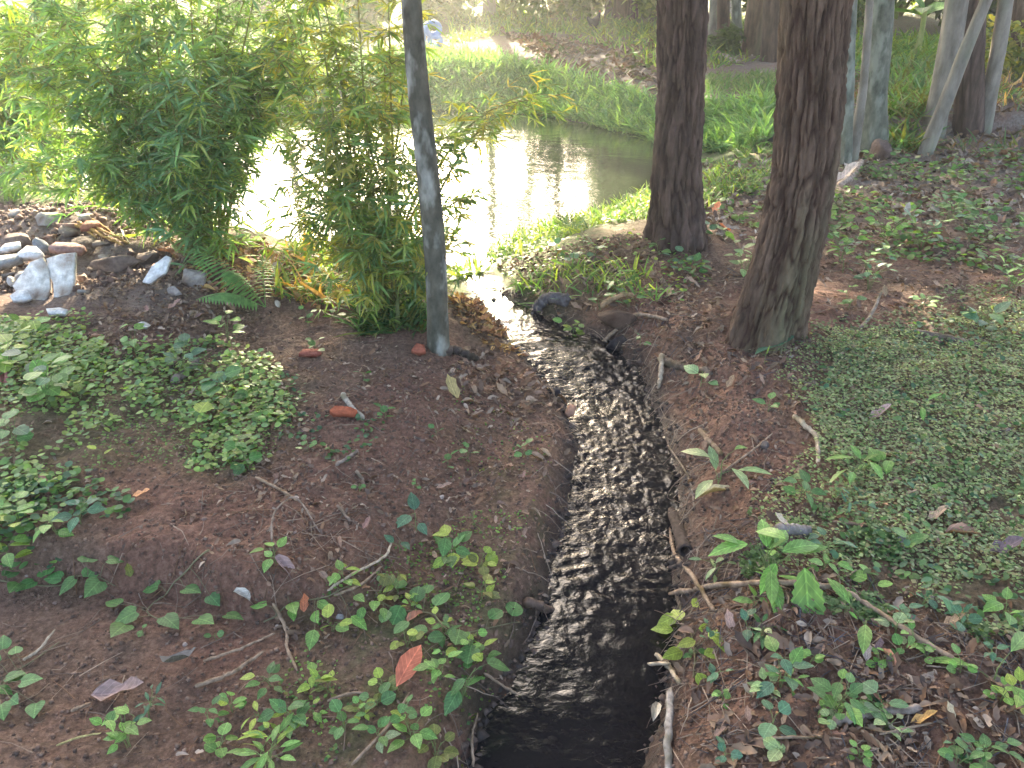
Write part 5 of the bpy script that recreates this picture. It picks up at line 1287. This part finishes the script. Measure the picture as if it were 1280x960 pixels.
# blue plastic litter: two rounded shells one over the other
b = at(540, 58); s = scale_at(b); root = empty('plastic_litter', b, 'blue rounded plastic litter lying in the grass behind the slim dark trunk', 'litter')
m_blue = rough_material('blue_plastic', (.10, .20, .42), (.20, .33, .58), 12.0, .35, .1, .003, spec=.5)
for q, (ox, oz, r_, t_) in enumerate([(2, 20, 8.5, 3.6), (4, 6, 7, 3.4)]):
    th = np.linspace(0, 2 * np.pi, 28); path = np.stack([np.cos(th) * r_, 0 * th + .5 * np.sin(3 * th), np.sin(th) * r_ * .85], -1) * s
    mb = MB(); mb.add(*tube(path, t_ * s, 10, False)); o = mb.build('ring', m_blue, root); o.location = (ox * s, .02 * q, oz * s); o.rotation_euler = (R(12), 0, R(20 - 30 * q))
mb = MB(); path = np.array([(-11, 2, 0), (-12, 2, 10), (-10, 2, 20), (-3, 2, 26)], float) * s; mb.add(*tube(smooth_path(path, 12), [4 * s, 5 * s, 3 * s], 9)); mb.build('strap', m_blue, root)

for q, (a, b_, w_, h_, lab) in enumerate([(735, 10, 2.2, 4.2, 'tall dark thicket behind the hen'), (800, 12, 2.4, 4.8, 'tall dark thicket behind the small dark clump'), (860, 16, 2.6, 5.0, 'tall dark thicket seen between the two thick trunks'),  # made tall and dark to give the pond its dark reflection
                                          (940, 24, 2.2, 3.4, 'tall dark thicket added behind the shady clump'), (1080, 12, 2.4, 3.6, 'tall dark thicket added past the smooth grey green trunk'), (1235, 42, 1.6, 2.4, 'dark thicket added behind the pale and dark trunks'), (1300, 50, 1.7, 2.6, 'dark thicket added behind the yellow leafy bush')]):  # this row added to darken the background as shade would
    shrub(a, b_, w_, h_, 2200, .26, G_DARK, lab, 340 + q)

# broken flat debris round the white slabs
g = np.random.default_rng(55)
for q in range(16):
    a, b_ = g.uniform(-20, 130), g.uniform(268, 385)
    if abs(a - 62) < 42 and b_ > 318: continue
    k = int(g.integers(5, 8)); th = np.sort(g.uniform(0, 6.28, k)) if q % 3 else np.linspace(0, 6.28, k, endpoint=False); r_ = g.uniform(6, 15)
    tn = [(.30, .27, .24), (.22, .18, .15), (.45, .43, .40), (.28, .17, .13)][q % 4]
    slab(a, b_, [(math.cos(t_) * r_ * g.uniform(.75, 1.2), math.sin(t_) * r_ * .8 * g.uniform(.75, 1.2)) for t_ in -th], g.uniform(.012, .03), tn,
         'flat broken %s piece of rubble around the cracked white slab' % ['brownish grey', 'earthy brown', 'light grey', 'brick red'][q % 4], (R(g.uniform(-5, 30)), R(g.uniform(-15, 15))), g.uniform(0, 6), .015, 'rubble', 'rubble')['group'] = 'flat rubble pieces'

# roots, mud lumps and scraps along the water's edge
g = np.random.default_rng(66); mb = MB(); md_ = MB()
for E, sgn in ((Lp, -1), (Rp, 1)):
    for _ in range(170 if sgn > 0 else 90):
        i_ = int(g.integers(40, 560)); p = E[i_]; o_ = p[:2] + (sgn * g.uniform(.03, .16), g.normal(0, .05)); e_ = p[:2] + (-sgn * g.uniform(-.03, .05), g.normal(0, .08))
        z1_ = H(*o_)[0]; z2_ = max(H(*e_)[0], p[2]) + g.uniform(0, .02)
        pts_ = np.array([(o_[0], o_[1], z1_), (*((o_ + e_) / 2 + g.normal(0, .012, 2)), max((z1_ + z2_) / 2 + g.uniform(0, .03), H(*((o_ + e_) / 2))[0] + .004)), (e_[0], e_[1], z2_)])
        mb.add(*tube(smooth_path(pts_, 7, .002), [g.uniform(.0012, .0032), .0008], 4, False), np.array([(.20, .14, .10), (.12, .085, .065), (.30, .23, .17)][int(g.integers(3))]) * g.uniform(.7, 1.2))
    for _ in range(700):
        i_ = int(g.integers(30, 570)); p = E[i_] + (sgn * g.normal(.004, .022), g.normal(0, .01), 0); p[2] = max(H(p[0], p[1])[0], E[i_][2] - .004); z_ = g.uniform(.003, .014) * (1 if g.random() < .9 else 1.7)
        md_.add(OCT * g.uniform(.6, 1.3, (6, 3)) * (z_ * 1.3, z_ * 1.3, z_ * .8) + p, [OF], np.array([(.035, .026, .021), (.06, .042, .034), (.09, .062, .048)][int(g.integers(3))]))
tag(mb.build('root_fringe', M_DEAD), 'fine hanging rootlets along the stream edges', 'roots', kind='stuff')
tag(md_.build('mud_lumps', M_DEAD, None, False), 'wet dark mud lumps along the stream edges', 'mud', kind='stuff')

# ------------------------------------------------------------------ haze box added for a washed-out glow towards the sun
hz_m = bpy.data.materials.new('haze'); hz_m.use_nodes = True
hn = hz_m.node_tree.nodes; hn.remove(hn['Principled BSDF'])
pv = hn.new('ShaderNodeVolumePrincipled'); pv.inputs['Color'].default_value = (.95, .97, .92, 1); pv.inputs['Density'].default_value = .004; pv.inputs['Anisotropy'].default_value = .55
hz_m.node_tree.links.new(pv.outputs[0], hn['Material Output'].inputs['Volume'])
x0, x1, y0, y1, z0, z1 = -72, 72, -16, 112, -2.0, 14.0
hv = [(a, b_, c_) for c_ in (z0, z1) for b_ in (y0, y1) for a in (x0, x1)]
haze = tag(link('haze', mesh_data('haze', hv, [np.array([(0, 2, 3, 1), (4, 5, 7, 6), (0, 1, 5, 4), (2, 6, 7, 3), (0, 4, 6, 2), (1, 3, 7, 5)])], False), hz_m), kind='stuff')
